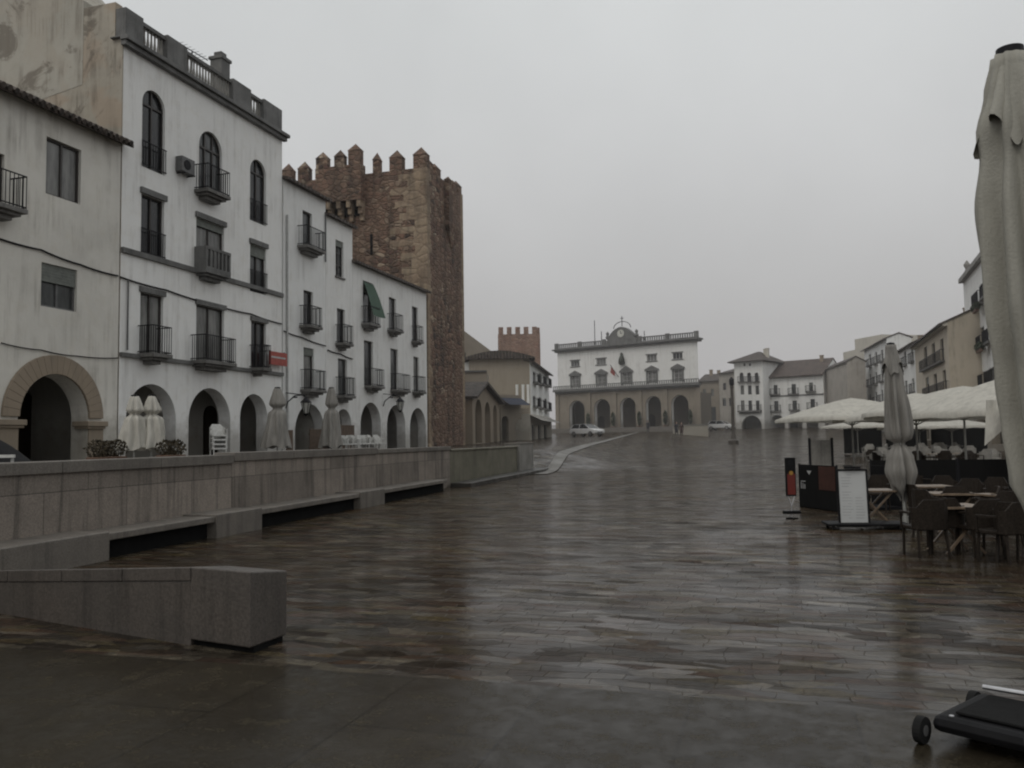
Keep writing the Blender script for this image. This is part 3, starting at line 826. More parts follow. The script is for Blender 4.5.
b.shell(h, 12, 'white'); b.portico(); b.gable(1.1, over=.35)
HC = b
# green cloth over top-left balcony
q0 = b.px(363,300)[0]; q1 = b.px(373,300)[0]; zt = b.px(366,282)[1]; zm = b.px(372,318)[1]
mb = MB(); vs=[]
for j in range(7):
    f=j/6; y=-.04-.62*f; z=zt+(zm-zt)*f*(.7+.3*f)
    for i in range(5): vs.append((q0-.02+(q1-q0+.35*f)*i/4, y, z-.05*math.sin(PI*i/4)))
mb.add(vs,[(j*5+i,j*5+i+1,(j+1)*5+i+1,(j+1)*5+i) for j in range(6) for i in range(4)])
mb.build('awning', M['awning'], b.root, smooth=True)

# cables & pipes on facades
def cable(bb, pts, r, label, sag=.035, name='wall_cable', m='iron', y=-.05):
    P = []
    for (x,yy) in pts:
        u,z = bb.px(x,yy); P.append(wpt(bb,u,y,z))
    Q=[]
    for a_,c_ in zip(P,P[1:]):
        for k in range(6):
            f=k/6; q=a_.lerp(c_,f); q.z-=sag*4*f*(1-f); Q.append(q)
    Q.append(P[-1])
    o=MB().tube(Q,r,6).build(name,M[m]); return tag(o,label,'cable' if name=='wall_cable' else 'pipe')
cable(OLD,[(-10,236),(40,250),(80,265),(117,276)],.032,'thick black cable sagging across the cream house between window rows')
cable(OLD,[(0,343),(40,350),(75,356),(117,358)],.02,'thin cable over the tan stone arch of the cream house')
cable(WB,[(119,277),(165,290),(210,304),(250,314),(281,324)],.032,'thick black cable crossing the balustraded building under the string course')
cable(HA,[(283,331),(300,337),(325,346)],.03,'black cable stepping down across the first narrow white house')
cable(HB,[(327,350),(340,354),(352,359)],.03,'black cable on the narrow house beneath its barred window')
cable(WB,[(127,280),(126,350)],.03,'vertical drainpipe at left edge of the balustraded building',0,'drainpipe','grey_frame',-.06)
cable(HA,[(286,215),(286,445)],.05,'tall pale drainpipe between balustraded building and first white house',0,'drainpipe','white_frame',-.07)
cable(HA,[(324.5,214),(324.5,262)],.04,'short drainpipe beside the highest iron balcony',0,'drainpipe','grey_frame',-.07)

# wall lanterns
def lantern(bb, x, y, label, sc=1.0):
    u,z = bb.px(x,y); a = wpt(bb,u,-.02,z)
    t = empty('wall_lantern', a, bb.root.rotation_euler[2], label, 'lantern', 'ornate iron wall lanterns')
    mb = MB(); mb.tube([(0,0,-.5),(0,-.1,-.2),(0,-.5,.1),(0,-.95,.12),(0,-1.1,-.0)], .03, 6); mb.tube([(0,0,.25),(0,-.4,.2),(0,-.9,.12)], .025, 6)
    mb.lathe([(.12,-.03),(.12,.03)],8,(0,-.5,.02)); mb.build('bracket', M['iron'], t)
    mb = MB(); mb.lathe([(.05,-.0),(.1,-.06),(.25,-.22),(.27,-.25)],6,(0,-1.1,0))
    mb.lathe([(.14,-.78),(.03,-.9)],6,(0,-1.1,0))
    for k in range(6):
        a_=2*PI*k/6; mb.bar((.23*math.cos(a_),-1.1+.23*math.sin(a_),-.25),(.13*math.cos(a_),-1.1+.13*math.sin(a_),-.78),.025)
    mb.build('lantern_frame', M['iron'], t)
    MB().lathe([(.2,-.26),(.11,-.76)],6,(0,-1.1,0)).build('lamp_glass', M['lampglass'], t)
lantern(HA, 285.5, 398, 'ornate black wall lantern at the corner beside the balustraded building')
lantern(HC, 383, 398, 'pale-lit wall lantern between first and second arches of the green-awning house')

# ---------------------------------------------------------------- the big tower
def merlon(mb, u, y, z, w, h, d=.6, cap=.75):
    mb.box(u-w/2,u+w/2,y,y+d,z,z+h)
    c=(u,y+d/2,z+h+cap); e=.04
    cap*=.72; c=(u,y+d/2,z+h+cap); v=[(u-w/2-e,y-e,z+h+.002),(u+w/2+e,y-e,z+h+.002),(u+w/2+e,y+d+e,z+h+.002),(u-w/2-e,y+d+e,z+h+.002),c]
    mb.add(v,[(3,2,1,0),(0,1,4),(1,2,4),(2,3,4),(3,0,4)])
TP = onX(427.8, FX); TX = FX+.0
Y0 = TP.y+.25; X1 = FX-.02
Y1 = onX(465.5, X1).y
TW = Y1-Y0; TL = 11.2
D0 = 57.5
th = zat(415,167,  -X1*math.sin(YAW)+Y0*math.cos(YAW)+0) - 1.2
t = empty('medieval_tower', (X1, Y0, 1.2), 0, 'tall brown rubble stone tower with pointed battlements and corbelled balcony', 'tower')
# local: x<=0 leftwards, y>=0 away
mb = MB()
ns = 10
mb.box(-TL,0,0,TW,-.6,th)
mb.build('wall', M['tower'], t)
mb = MB(); q=.012   # ashlar quoins, irregular
z=-.5; i=0
while z < th-.1:
    hh = .42+.1*random.random(); hh=min(hh,th-z)
    l = random.uniform(1.3,2.9) if i%2 else random.uniform(.8,1.8)
    if z < 6: l *= .7
    l2 = random.uniform(.35,.9)
    mb.box(-l,q,-q,l2,z,z+hh-.012)
    mb.box(-.4-.3*(i%2),q-.002,TW-.5,TW+q,z,z+hh-.012)
    z+=hh; i+=1
mb.build('quoins', M['quoin'], t)
tp = 1.1 # merlon base height
mb = MB()
frontm = [(-TL+.1,.8),(-9.75,.85),(-3.9,.45),(-2.35,.95),(-.5,1.0)]
def mer(*a, **k):
    mb = MB(); merlon(mb, *a); f = k.get('f')
    if f: mb.v = [f(*q) for q in mb.v]
    mb.build('merlon', M['tower'], k.get('p', t))
for u,w in frontm: mer(u,.0,th+.003,w,.95,.6,.85)
for k in range(5):
    y=TW*(k+1)/5-.3
    if k in (2,3): continue
    mer(0,0,th+.003,.9,.55,.6,.6,f=lambda xx,yy,zz: (-yy-.02, y+xx-.3, zz))
# machicolation: raised box on corbels on the left (front) face
ux0,ux1=-8.3,-4.7
mb = MB(); mb.box(ux0,ux1,-.75,-.003,th-2.0,th+.55)
mc = mb.build('machicolation', M['tower'], t)
for q_,w_,h_ in ((ux0+.5,.9,.7),(ux0+1.9,.75,.7),(ux1-.5,.95,1.0)): mer(q_,-.75,th+.553,w_,h_,.5,.75,p=mc)
mb = MB()
for k in range(5):
    u = ux0+.2+(ux1-ux0-.4)*k/4; mb = MB()
    mb.box(u-.16,u+.16,-.72,-.003,th-2.5,th-2.003); mb.box(u-.15,u+.15,-.48,-.003,th-2.95,th-2.503); mb.box(u-.14,u+.14,-.25,-.003,th-3.4,th-2.953); mb.build('corbel', M['quoin'], t)
MB().box(ux0+.1,ux1-.1,-.012,-.004,th-3.0,th-2.003).build('shadow_gap', M['shade_black'], t)  # shade below the overhang painted as a thin black sheet
# right-face machicolation (diamond shaped corbel)
yc = TW*.62
mb = MB(); mb.box(.003,.36,yc-1.1,yc+1.3,th-3.3,th-.4)
mb.add([(.003,yc-1.1,th-3.303),(.003,yc+1.3,th-3.303),(.36,yc+1.3,th-3.303),(.36,yc-1.1,th-3.303),(.003,yc+.2,th-5.0)],[(0,1,2,3),(0,1,4),(1,2,4),(2,3,4),(3,0,4)])
mc = mb.build('machicolation', M['tower'], t)
for yy in (yc-.7, yc+.2, yc+1.1): mer(0,0,th-.397,.7,.5,.4,.45,p=mc,f=lambda x_,y_,z_: (.35-y_, yy+x_, z_))
MB().box(-4.35,-4.15,-.006,-.002,th-5.9,th-4.4).build('arrow_slit', M['shade_black'], t)
MB().box(-2.6,-2.2,-.05,-.015,th-2.75,th-2.65).build('ledge', M['quoin'], t)

# ---------------------------------------------------------------- mid-distance left group
def cz_(px, D): 
    g = C(px, D); return gz(g.x, g.y)
# church gable behind
b = Bld('church_nave', 'grey-brown church gable rising behind the stone tower', 'church', C(452,98), C(493,100), 1.5)
b.window(462,466,352,372, arch=True, mull=0)
hh = b.px(492,352)[1]; b.shell(hh, 10, 'stonew')
pk = b.px(459,327)[1]
mb = MB(); w=b.w; mb.add([(0,0,hh),(w,0,hh),(b.px(459,327)[0],0,pk),(0,10,hh),(w,10,hh),(b.px(459,327)[0],10,pk)],[(0,1,2),(3,5,4),(0,2,5,3),(1,4,5,2)]); mb.build('roof', M['stonew'], b.root)
# annex
b = Bld('stone_annex', 'low stone annex under the church between tower and chapel', 'building', C(448,80), C(487,80), 1.4)
hh = b.px(470,372)[1]; b.shell(hh, 6, 'stonew'); b.band(hh-.02,.16,.15,'greyst','cornice')
b.window(474,478,377,386, mull=0)
# big beige building with curved eave : wall facing us
b = Bld('corner_building', 'brown-beige building with wide tiled eave and blank near wall', 'building', C(469,92), C(530,92), 1.6)
hh = b.px(500,358)[1]
b.shell(hh, 14, 'cornerw')
mb=MB(); w=b.w; n=12
prof=[]
for k in range(n+1):
    f=k/n; prof.append((-.6+(w+1.2)*f, hh+.02+.75*math.sin(PI*min(1,f*1.0))))
poly=prof+[(w+.6,hh-.12),(-.6,hh-.12)]
mb.prism(poly,-.6,14.2); mb.build('roof', M['tile'], b.root)
u=b.px(524,400)
for x in (517,523,528):
    uu,zz=b.px(x,398); MB().lathe([(.16,0),(.13,1.2),(.16,2.0)],8,(uu,-1.0,zz-.6)).build('chimney_pipe',M['white2'],b.root)
# its plaza facade, white with balconies
b = Bld('white_balcony_house', 'narrow white house with stacked balconies beyond the beige wall', 'house', C(530.3,92), C(549,112), 1.6)
for row in ((372,383),(396,408)):
    for x in (533,539,544.5):
        yy0=row[0]+(x-533)*.25; u0,u1,z0,z1=b.window(x,x+2.6,yy0,yy0+11,mull=0); b.balcony(u0-.35,u1+.35,z0,.6,.95,step=.25,corb=False)
hh=b.px(531,363)[1]; b.shell(hh,8,'white2'); b.gable(.8,over=.6)
# lower shops
b = Bld('low_shop', 'low stone shop with doorway and small navy awning', 'shop', C(500,84), C(529,87), 1.5)
b.arcade(502,509,416,r=.4); b.arcade(516,526,419,r=.4)
hh=b.px(514,408)[1]; b.shell(hh,5,'stonew'); b.portico(2.5,.4,doors=False)
u0=b.px(500,408)[0]; u1=b.px(521,408)[0]
MB().add([(u0,-.02,hh+1.0),(u1,-.02,hh+1.0),(u1,-1.4,hh+.25),(u0,-1.4,hh+.25)],[(0,1,2,3)]).build('awning',M['navy'],b.root)
MB().box(u0,u1,-.015,4,hh+.003,hh+1.3).build('upper_wall',M['stonew'],b.root)
b = Bld('white_shop', 'low whitewashed shopfront with dark openings below the balconies', 'shop', C(529.5,86), C(551,104), 1.6)
for x in (532,538,544): b.window(x,x+3.2,425,441,mull=0,r=.3)
hh=b.px(531,414)[1]; b.shell(hh,4,'sand'); 
mb=MB().add([(0,-.01,hh-.1),(b.w,-.01,hh-.1),(b.w,-1.3,hh-.7),(0,-1.3,hh-.7)],[(0,1,2,3)]).build('awning',M['canvas_grey'],b.root)
# chapel (loggia with gable)
b = Bld('chapel_porch', 'small stone chapel porch with three tall arches and tiled gable', 'chapel', C(472,70), C(499,82), 1.35)
for x0,x1,yt in ((475.5,482,399),(485,490.5,402),(493.5,497,405)): b.arcade(x0,x1,yt,r=.5)
hh=b.px(474,398)[1]; b.shell(hh,6,'archst'); b.portico(3,.5,'inner',doors=False)
w=b.w; mb=MB(); rs=b.px(481,384)[1]; uu=b.px(482,390)[0]+.3
mb.add([(-.3,-.5,hh-.1),(w+.3,-.5,hh-.1),(uu,-.5,rs),(-.3,6,hh-.1),(w+.3,6,hh-.1),(uu,6,rs),(-.3,-.5,hh+.1),(w+.3,-.5,hh+.1),(uu,-.5,rs+.25),(-.3,6,hh+.1),(w+.3,6,hh+.1),(uu,6,rs+.25)],[(0,2,8,6),(2,1,7,8),(6,8,11,9),(8,7,10,11),(0,3,5,2),(2,5,4,1),(9,11,5,3),(11,10,4,5),(0,6,9,3),(1,4,10,7)])
mb.build('roof', M['tile'], b.root)
MB().add([(0,-.004,hh-.05),(w,-.004,hh-.05),(uu,-.004,rs-.02)],[(0,1,2)]).build('gable_wall', M['archst'], b.root)
# second tower
b = Bld('red_tower', 'distant reddish square tower with small square battlements', 'tower', C(498.5,112), C(541,112), 1.8)
hh=b.px(520,334)[1]; b.shell(hh,5.5,'redtower')
mb=MB(); w=b.w
for k in range(5): MB().box(w*k/5+ .08, w*k/5+.72,0,.5,hh+.002,hh+.95).build('merlon', M['redtower'], b.root)
for k in range(4): MB().box(w-.5,w,1.0+k*1.2,1.6+k*1.2,hh+.003,hh+.95).build('merlon', M['redtower'], b.root)

# ---------------------------------------------------------------- town hall
A=C(558,148); B_=C(699,133)
ZT_=3.0
b = Bld('town_hall', 'town hall with grey arcade, white upper storey and central clock pediment', 'town hall', A, B_, ZT_)
for x0,x1,yt in ((570,585.5,400.5),(595,611,399),(621,636.5,397.5),(646.5,662,396),(672,689.5,395)): 
    u0,u1,z1=b.arcade(x0,x1,yt,r=.8)
zc=b.px(628,386)[1]     # balcony course
h=b.px(628,347)[1]
wins=((570.5,580.5),(596,607),(621,632.5),(646.5,658),(672.5,684))
for i,(x0,x1) in enumerate(wins):
    u0=b.px(x0,380)[0]; u1=b.px(x1,380)[0]; zz=b.px(628,372.5)[1]
    b.window(0,0,0,0,uv=(u0+.3,u1-.3,zc+.25,zz),mull=1,trans=[.35,.68],fr='white_frame',pane='pane_light',r=.25)
    m_=MB(); m_.box(u0,u0+.28,-.14,-.003,zc+.2,zz); m_.box(u1-.28,u1,-.14,-.003,zc+.2,zz); m_.box(u0-.2,u1+.2,-.25,-.003,zz+.003,zz+.28)
    m_.prism([(u0-.2,zz+.29),(u1+.2,zz+.29),((u0+u1)/2,zz+.29+(.85 if i==2 else .6))],-.25,-.003); m_.build('window_surround',M['greyst'],b.root)
    if i!=2:
        zz=b.px(628,362.6)[1]; b.window(0,0,0,0,uv=(u0+.15,u1-.15,zz,zz+1.0),mull=2,fr='white_frame',pane='pane',r=.2)
        m_=MB(); m_.box(u0-.02,u1+.02,-.1,-.003,zz-.16,zz-.003); m_.box(u0-.02,u1+.02,-.1,-.003,zz+1.003,zz+1.16); m_.build('window_surround',M['greyst'],b.root)
b.shell(h,6,'white3',skew=3.2)
b.portico(4.5,.8,m='thinner')
# stone skin on the lower storey with matching arches
mb=MB(); holes=[(arch_poly(p,q,.02,r_,20),.2) for p,q,r_ in b.arc]
face_with_holes(mb,[(-.1,-.3),(b.w+.1,-.3),(b.w+.1,zc-.45),(-.1,zc-.45)],holes,-.2)
mb.box(-.2,-.1,-.2,6,-.3,zc-.45); mb.add([(b.w+.1,-.2,-.3),(b.w+.1,-.2,zc-.45),(b.w-3.1,6,zc-.45),(b.w-3.1,6,-.3)],[(0,1,2,3)])
mb.build('arcade_facing',M['stonew'],b.root)
mb=MB(); pz_=[0]+[ (b.arc[i][1]+b.arc[i+1][0])/2 for i in range(4)]+[b.w]
for u in pz_: MB().box(u-.35,u+.35,-.42,-.203,-.3,zc-.46).build('pilaster',M['stonew'],b.root)
mb=MB(); mb.box(-.5,b.w+.5,-1.0,-.003,zc-.45,zc-.15); mb.box(-.3,b.w+.3,-.6,-.003,zc-.75,zc-.452); mb.build('cornice',M['greyst'],b.root)
# balcony balustrade over whole width
mb=MB(); mb.box(-.4,b.w+.4,-.95,-.8,zc+.45,zc+.56); mb.box(-.4,b.w+.4,-.95,-.8,zc-.148,zc-.05)
n=70
for i in range(n): u=-.35+(b.w+.7)*i/(n-1); mb.box(u-.06,u+.06,-.93,-.82,zc-.05,zc+.45)
mb.build('balustrade',M['greyst'],b.root)
mb=MB(); mb.box(-.3,b.w+.3,-.5,1.0,h+.002,h+.3); mb.box(-.6,b.w+.5,-.85,1.2,h+.302,h+.55); mb.build('cornice',M['greyst'],b.root)
mb=MB(); 
um=b.w*.5-.25
for p,q in ((-.3,um-3.0),(um+3.0,b.w+.3)):
    mb.box(p,q,-.4,-.1,h+.553,h+.7); mb.box(p,q,-.4,-.1,h+1.3,h+1.45)
    k=int((q-p)/.4)
    for i in range(k): u=p+(q-p)*(i+.5)/k; mb.box(u-.08,u+.08,-.34,-.16,h+.7,h+1.3)
    for f in (0,.5,1): u=p+.35+(q-p-.7)*f; mb.box(u-.35,u+.35,-.42,-.08,h+.554,h+1.6)
mb.build('balustrade',M['greyst'],b.root)
zz=h+.553
mb=MB(); mb.box(um-2.9,um+2.9,-.5,.8,zz,zz+.75)
pr=[(um-2.9,zz+.753),(um+2.9,zz+.753)]+[(um+2.6*math.cos(PI*k/12)*(1-.25*math.sin(PI*k/12)),zz+.753+2.1*math.sin(PI*k/12)) for k in range(13)]
mb.prism(pr,-.45,.6); mb.build('pediment',M['greyst'],b.root)
c_=MB().lathe([(.02,0),(.62,0),(.62,.08),(.02,.08)],24); c_.v=[(um+x,-.455-z,zz+1.75+y) for x,y,z in c_.v]; co=c_.build('clock_face',M['clockface'],b.root)
MB().box(um-.05,um+.05,-.56,-.54,zz+1.75,zz+2.2).box(um,um+.35,-.56,-.54,zz+1.71,zz+1.79).build('clock_hands',M['iron'],co)
mb=MB()
for k in range(11):
    a0_=PI*k/10; a1_=PI*(k+1)/10
    if k<10: mb.bar((um+1.6*math.cos(a0_),.1,zz+2.7+1.1*math.sin(a0_)),(um+1.6*math.cos(a1_),.1,zz+2.7+1.1*math.sin(a1_)),.1)
mb.bar((um,.1,zz+3.0),(um,.1,zz+4.7),.1); mb.bar((um-.3,.1,zz+4.35),(um+.3,.1,zz+4.35),.09); mb.build('bell_frame',M['iron'],b.root)
for u,l in ((um-4.0,2.2),(um-5.3,4.2),(um+4,1.6)): 
    MB().bar((u,.2,h+.85),(u,.2,h+.85+l),.09).build('flagpole',M['iron'],b.root)
for u in (um-2.7,um+2.7): MB().lathe([(.25,0),(.4,.3),(.2,.7),(.3,1.0),(.05,1.3)],8,(u,0,zz+1.0)).build('finial',M['greyst'],b.root)
# coat of arms / statue in the middle
MB().lathe([(.35,0),(.55,.2),(.5,.9),(.3,1.4),(.22,1.6),(.25,1.85),(.05,2.05)],10,(um,-.35,b.px(628,364.5)[1])).build('statue',M['bronze'],b.root,smooth=True)
# flags on a slanting pole
mb=MB(); uf=b.px(614,380)[0]; zf=zc+1.6
fp=MB().bar((uf+.9,-.1,zf),(uf,-1.2,zf+2.0),.07).build('flagpole',M['iron'],b.root)
MB().add([(uf+.1,-1.1,zf+1.7),(uf+.5,-.45,zf+.7),(uf+.4,-.5,zf+.1),(uf-.0,-1.2,zf+.7)],[(0,1,2,3)]).build('flag',M['redsign'],fp)
TH=b
# steps & forecourt
a=wpt(b,-1,-1.2,-.1)
t=empty('front_steps',(a.x,a.y,gz(a.x,a.y)-.2),b.root.rotation_euler[2],'wide dark stone steps in front of the town hall','steps')
mb=MB(); 
for k in range(5): mb.box(0,b.w+2,-4.0+k*.8,.0+1.0,k*.16,(k+1)*.16+.0)
mb=MB()
for k in range(5): mb.box(0,b.w+2,-4.0+k*.8,-4.0+(k+1)*.8 if k<4 else 1.3,-.5,(k+1)*.15)
mb.build('treads',M['cap'],t)
# cypress-like shrubs between arches
def leafball(mb, c, rx, rz, n, s):
    for i in range(n):
        a=random.random()*2*PI; f=random.random()**.5; zz=random.uniform(-1,1); r_=math.sqrt(max(0,1-zz*zz))*f
        p=Vector((c[0]+rx*r_*math.cos(a),c[1]+rx*r_*math.sin(a),c[2]+rz*zz))
        e=Euler((random.uniform(0,PI),random.uniform(0,PI),random.uniform(0,PI))).to_matrix(); s_=s*random.uniform(.6,1.3)
        x=e@Vector((s_,0,0)); y=e@Vector((0,s_*.5,0))
        mb.add([p-x,p-y,p+x,p+y],[(0,1,2,3)])
for i,(x,nm) in enumerate(((591,'leftmost of five, beside the first pillar'),(616,'second from left'),(642,'middle, right of the central arch'),(668,'second from right'),(693,'rightmost, near the planter wall'))):
    u=b.px(x,420)[0]; a=wpt(b,u,-1.0,-.0)
    t=empty('potted_cypress',(a.x,a.y,ZT_-.02),0,'dark narrow cypress before the town hall arcade, '+nm,'tree','cypresses before the town hall')
    MB().lathe([(.3,0),(.42,.55),(.38,.55)],10).build('pot',M['soil'],t)
    MB().tube([(0,0,.5),(0,0,1.8)],[.06,.03],6).build('trunk',M['door'],t)
    mb=MB(); leafball(mb,(0,0,1.75),.38,1.1,420,.13); mb.build('crown',M['leaf'],t)
# beige low planter wall right of the steps
g=C(675,112); 
t=empty('planter_wall',(g.x,g.y,gz(g.x,g.y)),R(16.9)*1.0-.05,'low pale beige walled terrace in front of the town hall','wall')
zz=zat(690,424.5,112)-gz(g.x,g.y)
MB().box(0,4.2,0,3,-.5,zz-.12).build('wall_body',M['sand'],t)
MB().box(-.08,4.28,-.08,3,zz-.117,zz).build('coping',M['endpost'],t)

# ---------------------------------------------------------------- right of the town hall
b=Bld('grey_house','small grey-brown house between town hall and tall arched-window house','house',C(699,158),C(719,156),3.0)
hh=b.px(708,381)[1]; b.window(703,706,389,396,mull=0); b.window(711,714,389,396,mull=0); b.window(702,716,407,422,mull=2)
b.shell(hh,8,'stonew'); b.gable(1.4,over=.4); chimney(b.root,b.px(706,378)[0],3,hh+1.2,1.0); chimney(b.root,b.px(712,378)[0],4,hh+1.2,.9)
b=Bld('pinkish_house','dull pinkish house partly behind the dark lamp column','house',C(719.5,150),C(735,146),2.9)
hh=b.px(727,373)[1]; b.window(723,726,383,390,mull=0); b.window(722.5,726,398,406,mull=0); b.window(729,731,398,406,mull=0)
b.shell(hh,8,'brownwall'); b.gable(1.0,over=.4)
b=Bld('arched_window_house','tall cream house with hipped roof and three rows of windows','house',C(735,138),C(763.5,135),2.7)
for x in (739.5,747,754.5):
    u0,u1,z0,z1=b.window(x,x+4,372.5,382,arch=True,mull=0,r=.3); b.balcony(u0-.2,u1+.2,z0,.4,.9,step=.3,corb=False)
    b.window(x+1,x+4.6,385.5,394.5,mull=0); u0,u1,z0,z1=b.window(x+1.4,x+5,400.5,410.5,mull=0); 
u0=b.px(739,411)[0];u1=b.px(762,411)[0]; b.balcony(u0,u1,b.px(750,411)[1],.7,.95,step=.3)
for x in (743.2,748.7): b.window(x,x+2.2,363.5,366,mull=0)
b.arcade(742,762.3,415.5,r=.6)
hh=b.px(749,362)[1]; b.shell(hh,9,'white3'); b.portico(3,.6,doors=False); b.hip(2.0,over=.8)
chimney(b.root,b.w*.78,4,hh+1.2,1.0,'sand'); chimney(b.root,b.w*.93,3,hh+.8,1.4,'sand')
b=Bld('wide_white_house','wide white two-storey house with low tiled roof, balconies and arches','house',C(764,138),C(824,132),2.6)
for x0,x1,y0,y1 in ((773.5,777.5,385,394.5),(791.5,796,384,394),(809,813,382.5,391.5),(774,778.5,401,411),(792.5,797,400.5,410),(810.5,815,399,408.5)):
    u0,u1,z0,z1=b.window(x0,x1,y0,y1,mull=0,r=.3); b.balcony(u0-.45,u1+.45,z0,.6,.95,step=.28,corb=False)
for x0,x1,yt in ((770,785.5,415),(789,803,414.5),(807,819,414)): b.arcade(x0,x1,yt,r=.5)
hh=b.px(793,375)[1]; b.shell(hh,10,'white'); b.portico(3,.5); b.band(b.px(793,396)[1],.2,.1); b.band(hh-.4,.35,.25,'endpost','cornice'); b.gable(2.6,over=.6,m='tile2')
chimney(b.root,b.w*.85,4,hh+2,1.1)
b=Bld('brown_side_house','dark brown rendered house side sloping down to the white house','house',C(825,134),C(848,119),2.4)
hh=b.px(836,366)[1]; b.shell(hh,2.5,'brownwall'); b.gable(.7,over=.2,m='tile'); b.window(838,840,380,386,mull=0)
for i in range(5): b.root
# right row
def rbal(b, xs, y0, y1, w, dy=0.0, proj=.7):
    for k,x in enumerate(xs):
        yy=dy*(x-xs[0]); u0,u1,z0,z1=b.window(x,x+w,y0+yy,y1+yy,mull=0,r=.25); b.balcony(u0-.4,u1+.4,z0,proj,.95,step=.3,corb=False)
b=Bld('beige_block','plain beige block with blind wall rising behind the stepped balconies','building',C(845,150),C(872,140),2.4)
hh=b.px(858,349)[1]; b.shell(hh,9,'sand'); b.window(860,862,372,380,mull=0); b.window(850,852,372,380,mull=0)
b=Bld('tall_beige_block','taller flat-roofed beige block behind the parasol tops','building',C(857,172),C(884,164),2.4)
hh=b.px(870,336.5)[1]; b.shell(hh,9,'sand'); b.window(868,870,345,350,mull=0)
b=Bld('stepped_balcony_house','white house with dark stepped balconies seen edge on','house',C(866,126),C(889,110),2.2)
for i,y in enumerate((352,372,392)):
    rbal(b,[869,875,881],y+2,y+14,2.2,-.35,.45)
hh=b.px(878,343)[1]; b.shell(hh,3,'white2'); b.gable(.6,over=.5)
b=Bld('white_terrace_house','white three-window house with small balconies beside the beige building','house',C(889,110),C(917,91),1.9)
rbal(b,[897,904,911],355,369,2.4,-.5,.35); rbal(b,[897,905,912],383,397,2.4,-.3,.35); b.window(900,904,371,376,mull=0,fr='dark_frame')
hh=b.px(903,349)[1]; b.shell(hh,4,'white'); b.gable(.9,over=.5); chimney(b.root,b.w*.3,3,hh+1.2,.9)
b=Bld('beige_house','beige house with two long iron balconies and a blank near side wall','house',C(917,91),C(951,71),1.6)
for row,(yy0,yy1),dy,ws in ((0,(347,367),-.5,(924,932,940.5)),(1,(377,398),-.42,(926,934,943))):
    for x in ws:
        k=(x-ws[0])*dy; u0,u1,z0,z1=b.window(x,x+3.2,yy0+k,yy1+k*.62,mull=0,r=.25,pane='pane_mid',arch=False)
    b.balcony(b.px(ws[0]-1.5,360)[0],b.px(ws[2]+4.5,360)[0],z0,.4,1.0,step=.3,corb=False,th=.1)
hh=b.px(940,327)[1]; b.shell(hh,11,'ochre2'); b.gable(2.4,over=.7,m='tile'); b.band(hh-.35,.3,.4,'sand','cornice')
chimney(b.root,b.w*.45,3.5,hh+1.4,1.1)
for x0,x1 in ((921,928),(932,939),(942,949)): pass
b=Bld('white_corner_building','tall white building with bay balconies at the right edge','building',C(969,78),C(1062,46),1.3)
for y,dy,ws in ((0,0,(980,989,999,1012,1026)),):
    for (ya,yb,k,zlab) in ((283,303,-1.35,0),(327,349,-1.0,0),(372,388,-.6,0)):
        for x in ws:
            q=(x-980)*k*.75; u0,u1,z0,z1=b.window(x,x+4.5,ya+q,yb+q,mull=0,r=.2)
        for x in ws[:]:
            q=(x-980)*k*.75; u0=b.px(x-1.5,340)[0];u1=b.px(x+5.5,340)[0]
            zz=b.rect(x,x+4.5,ya+q,yb+q)[2]
            b.balcony(u0,u1,zz,.45,1.0,step=.2,corb=False)
hh=b.px(972,268)[1]; b.shell(hh,14,'white3'); b.band(hh-.4,.4,.4,'endpost','cornice')
u,z=b.px(975,262); MB().lathe([(.2,0),(.35,.3),(.15,.8),(.3,1.2),(.05,1.6)],8,(.6,.3,hh)).build('finial',M['endpost'],b.root)
RW=b
# plants on those balconies
for x,y,lab in ((984,312,'bushy dark plants on the upper balcony at the right edge'),(988,352,'bushy dark plants on the middle balcony at the right edge')):
    u,z=b.px(x,y); a=wpt(b,u,-.6,z+.25)
    t=empty('balcony_plants',a,b.root.rotation_euler[2],lab,'plant','potted plants on the right-hand balconies')
    MB().box(-.9,.9,-.12,.12,-.25,.0).build('planter',M['soil'],t)
    mb=MB()
    for k in range(7): leafball(mb,(-.9+.3*k,0,.15+random.uniform(0,.15)),.28,.3,90,.09)
    mb.build('foliage',M['leaf'],t)
# right-hand arcade (dark porticoes under the buildings, behind the parasols)
for nm,A_,B2,zz_,lab,nn_ in (('arcade',C(866,118),C(918,88),1.2,'shaded arcade with pale pillars behind the far parasols',5),('arcade',C(920,84),C(972,62),1.0,'dark arcade front with pale pillars below the beige house',5),('arcade',C(974,60),C(1075,40),.8,'shaded arcade below the white corner building at right edge',5)):
    b=Bld(nm,lab,'arcade',A_,B2,zz_)
    w=b.w; hh=3.3 if nn_ else 3
    for k in range(nn_):
        b.arcade(0,0,0,r=.5,uv=(w*k/nn_+.35,w*(k+1)/nn_-.35,2.9))
    b.shell(hh,4,'stonew'); b.portico(3,.5,m='thinner',doors=True)  # shade beneath the canopies put into darker stone and interior colours

# ---------------------------------------------------------------- lamp column in the plaza
g=C(732,82); zz=gz(g.x,g.y)
t=empty('column_lamp',(g.x,g.y,zz),0,'thick dark column standing alone in the middle of the plaza','lamp post')
H=zat(732,376,82)-zz
MB().lathe([(.5,-.2),(.5,.35),(.28,.5),(.20,.9),(.16,1.1),(.14,H-1.2),(.18,H-1.1),(.18,H-.95)],12).build('shaft',M['column'],t,smooth=False)
MB().lathe([(.12,H-.95),(.22,H-.85),(.25,H-.35),(.08,H-.1)],8).build('lantern',M['iron'],t)

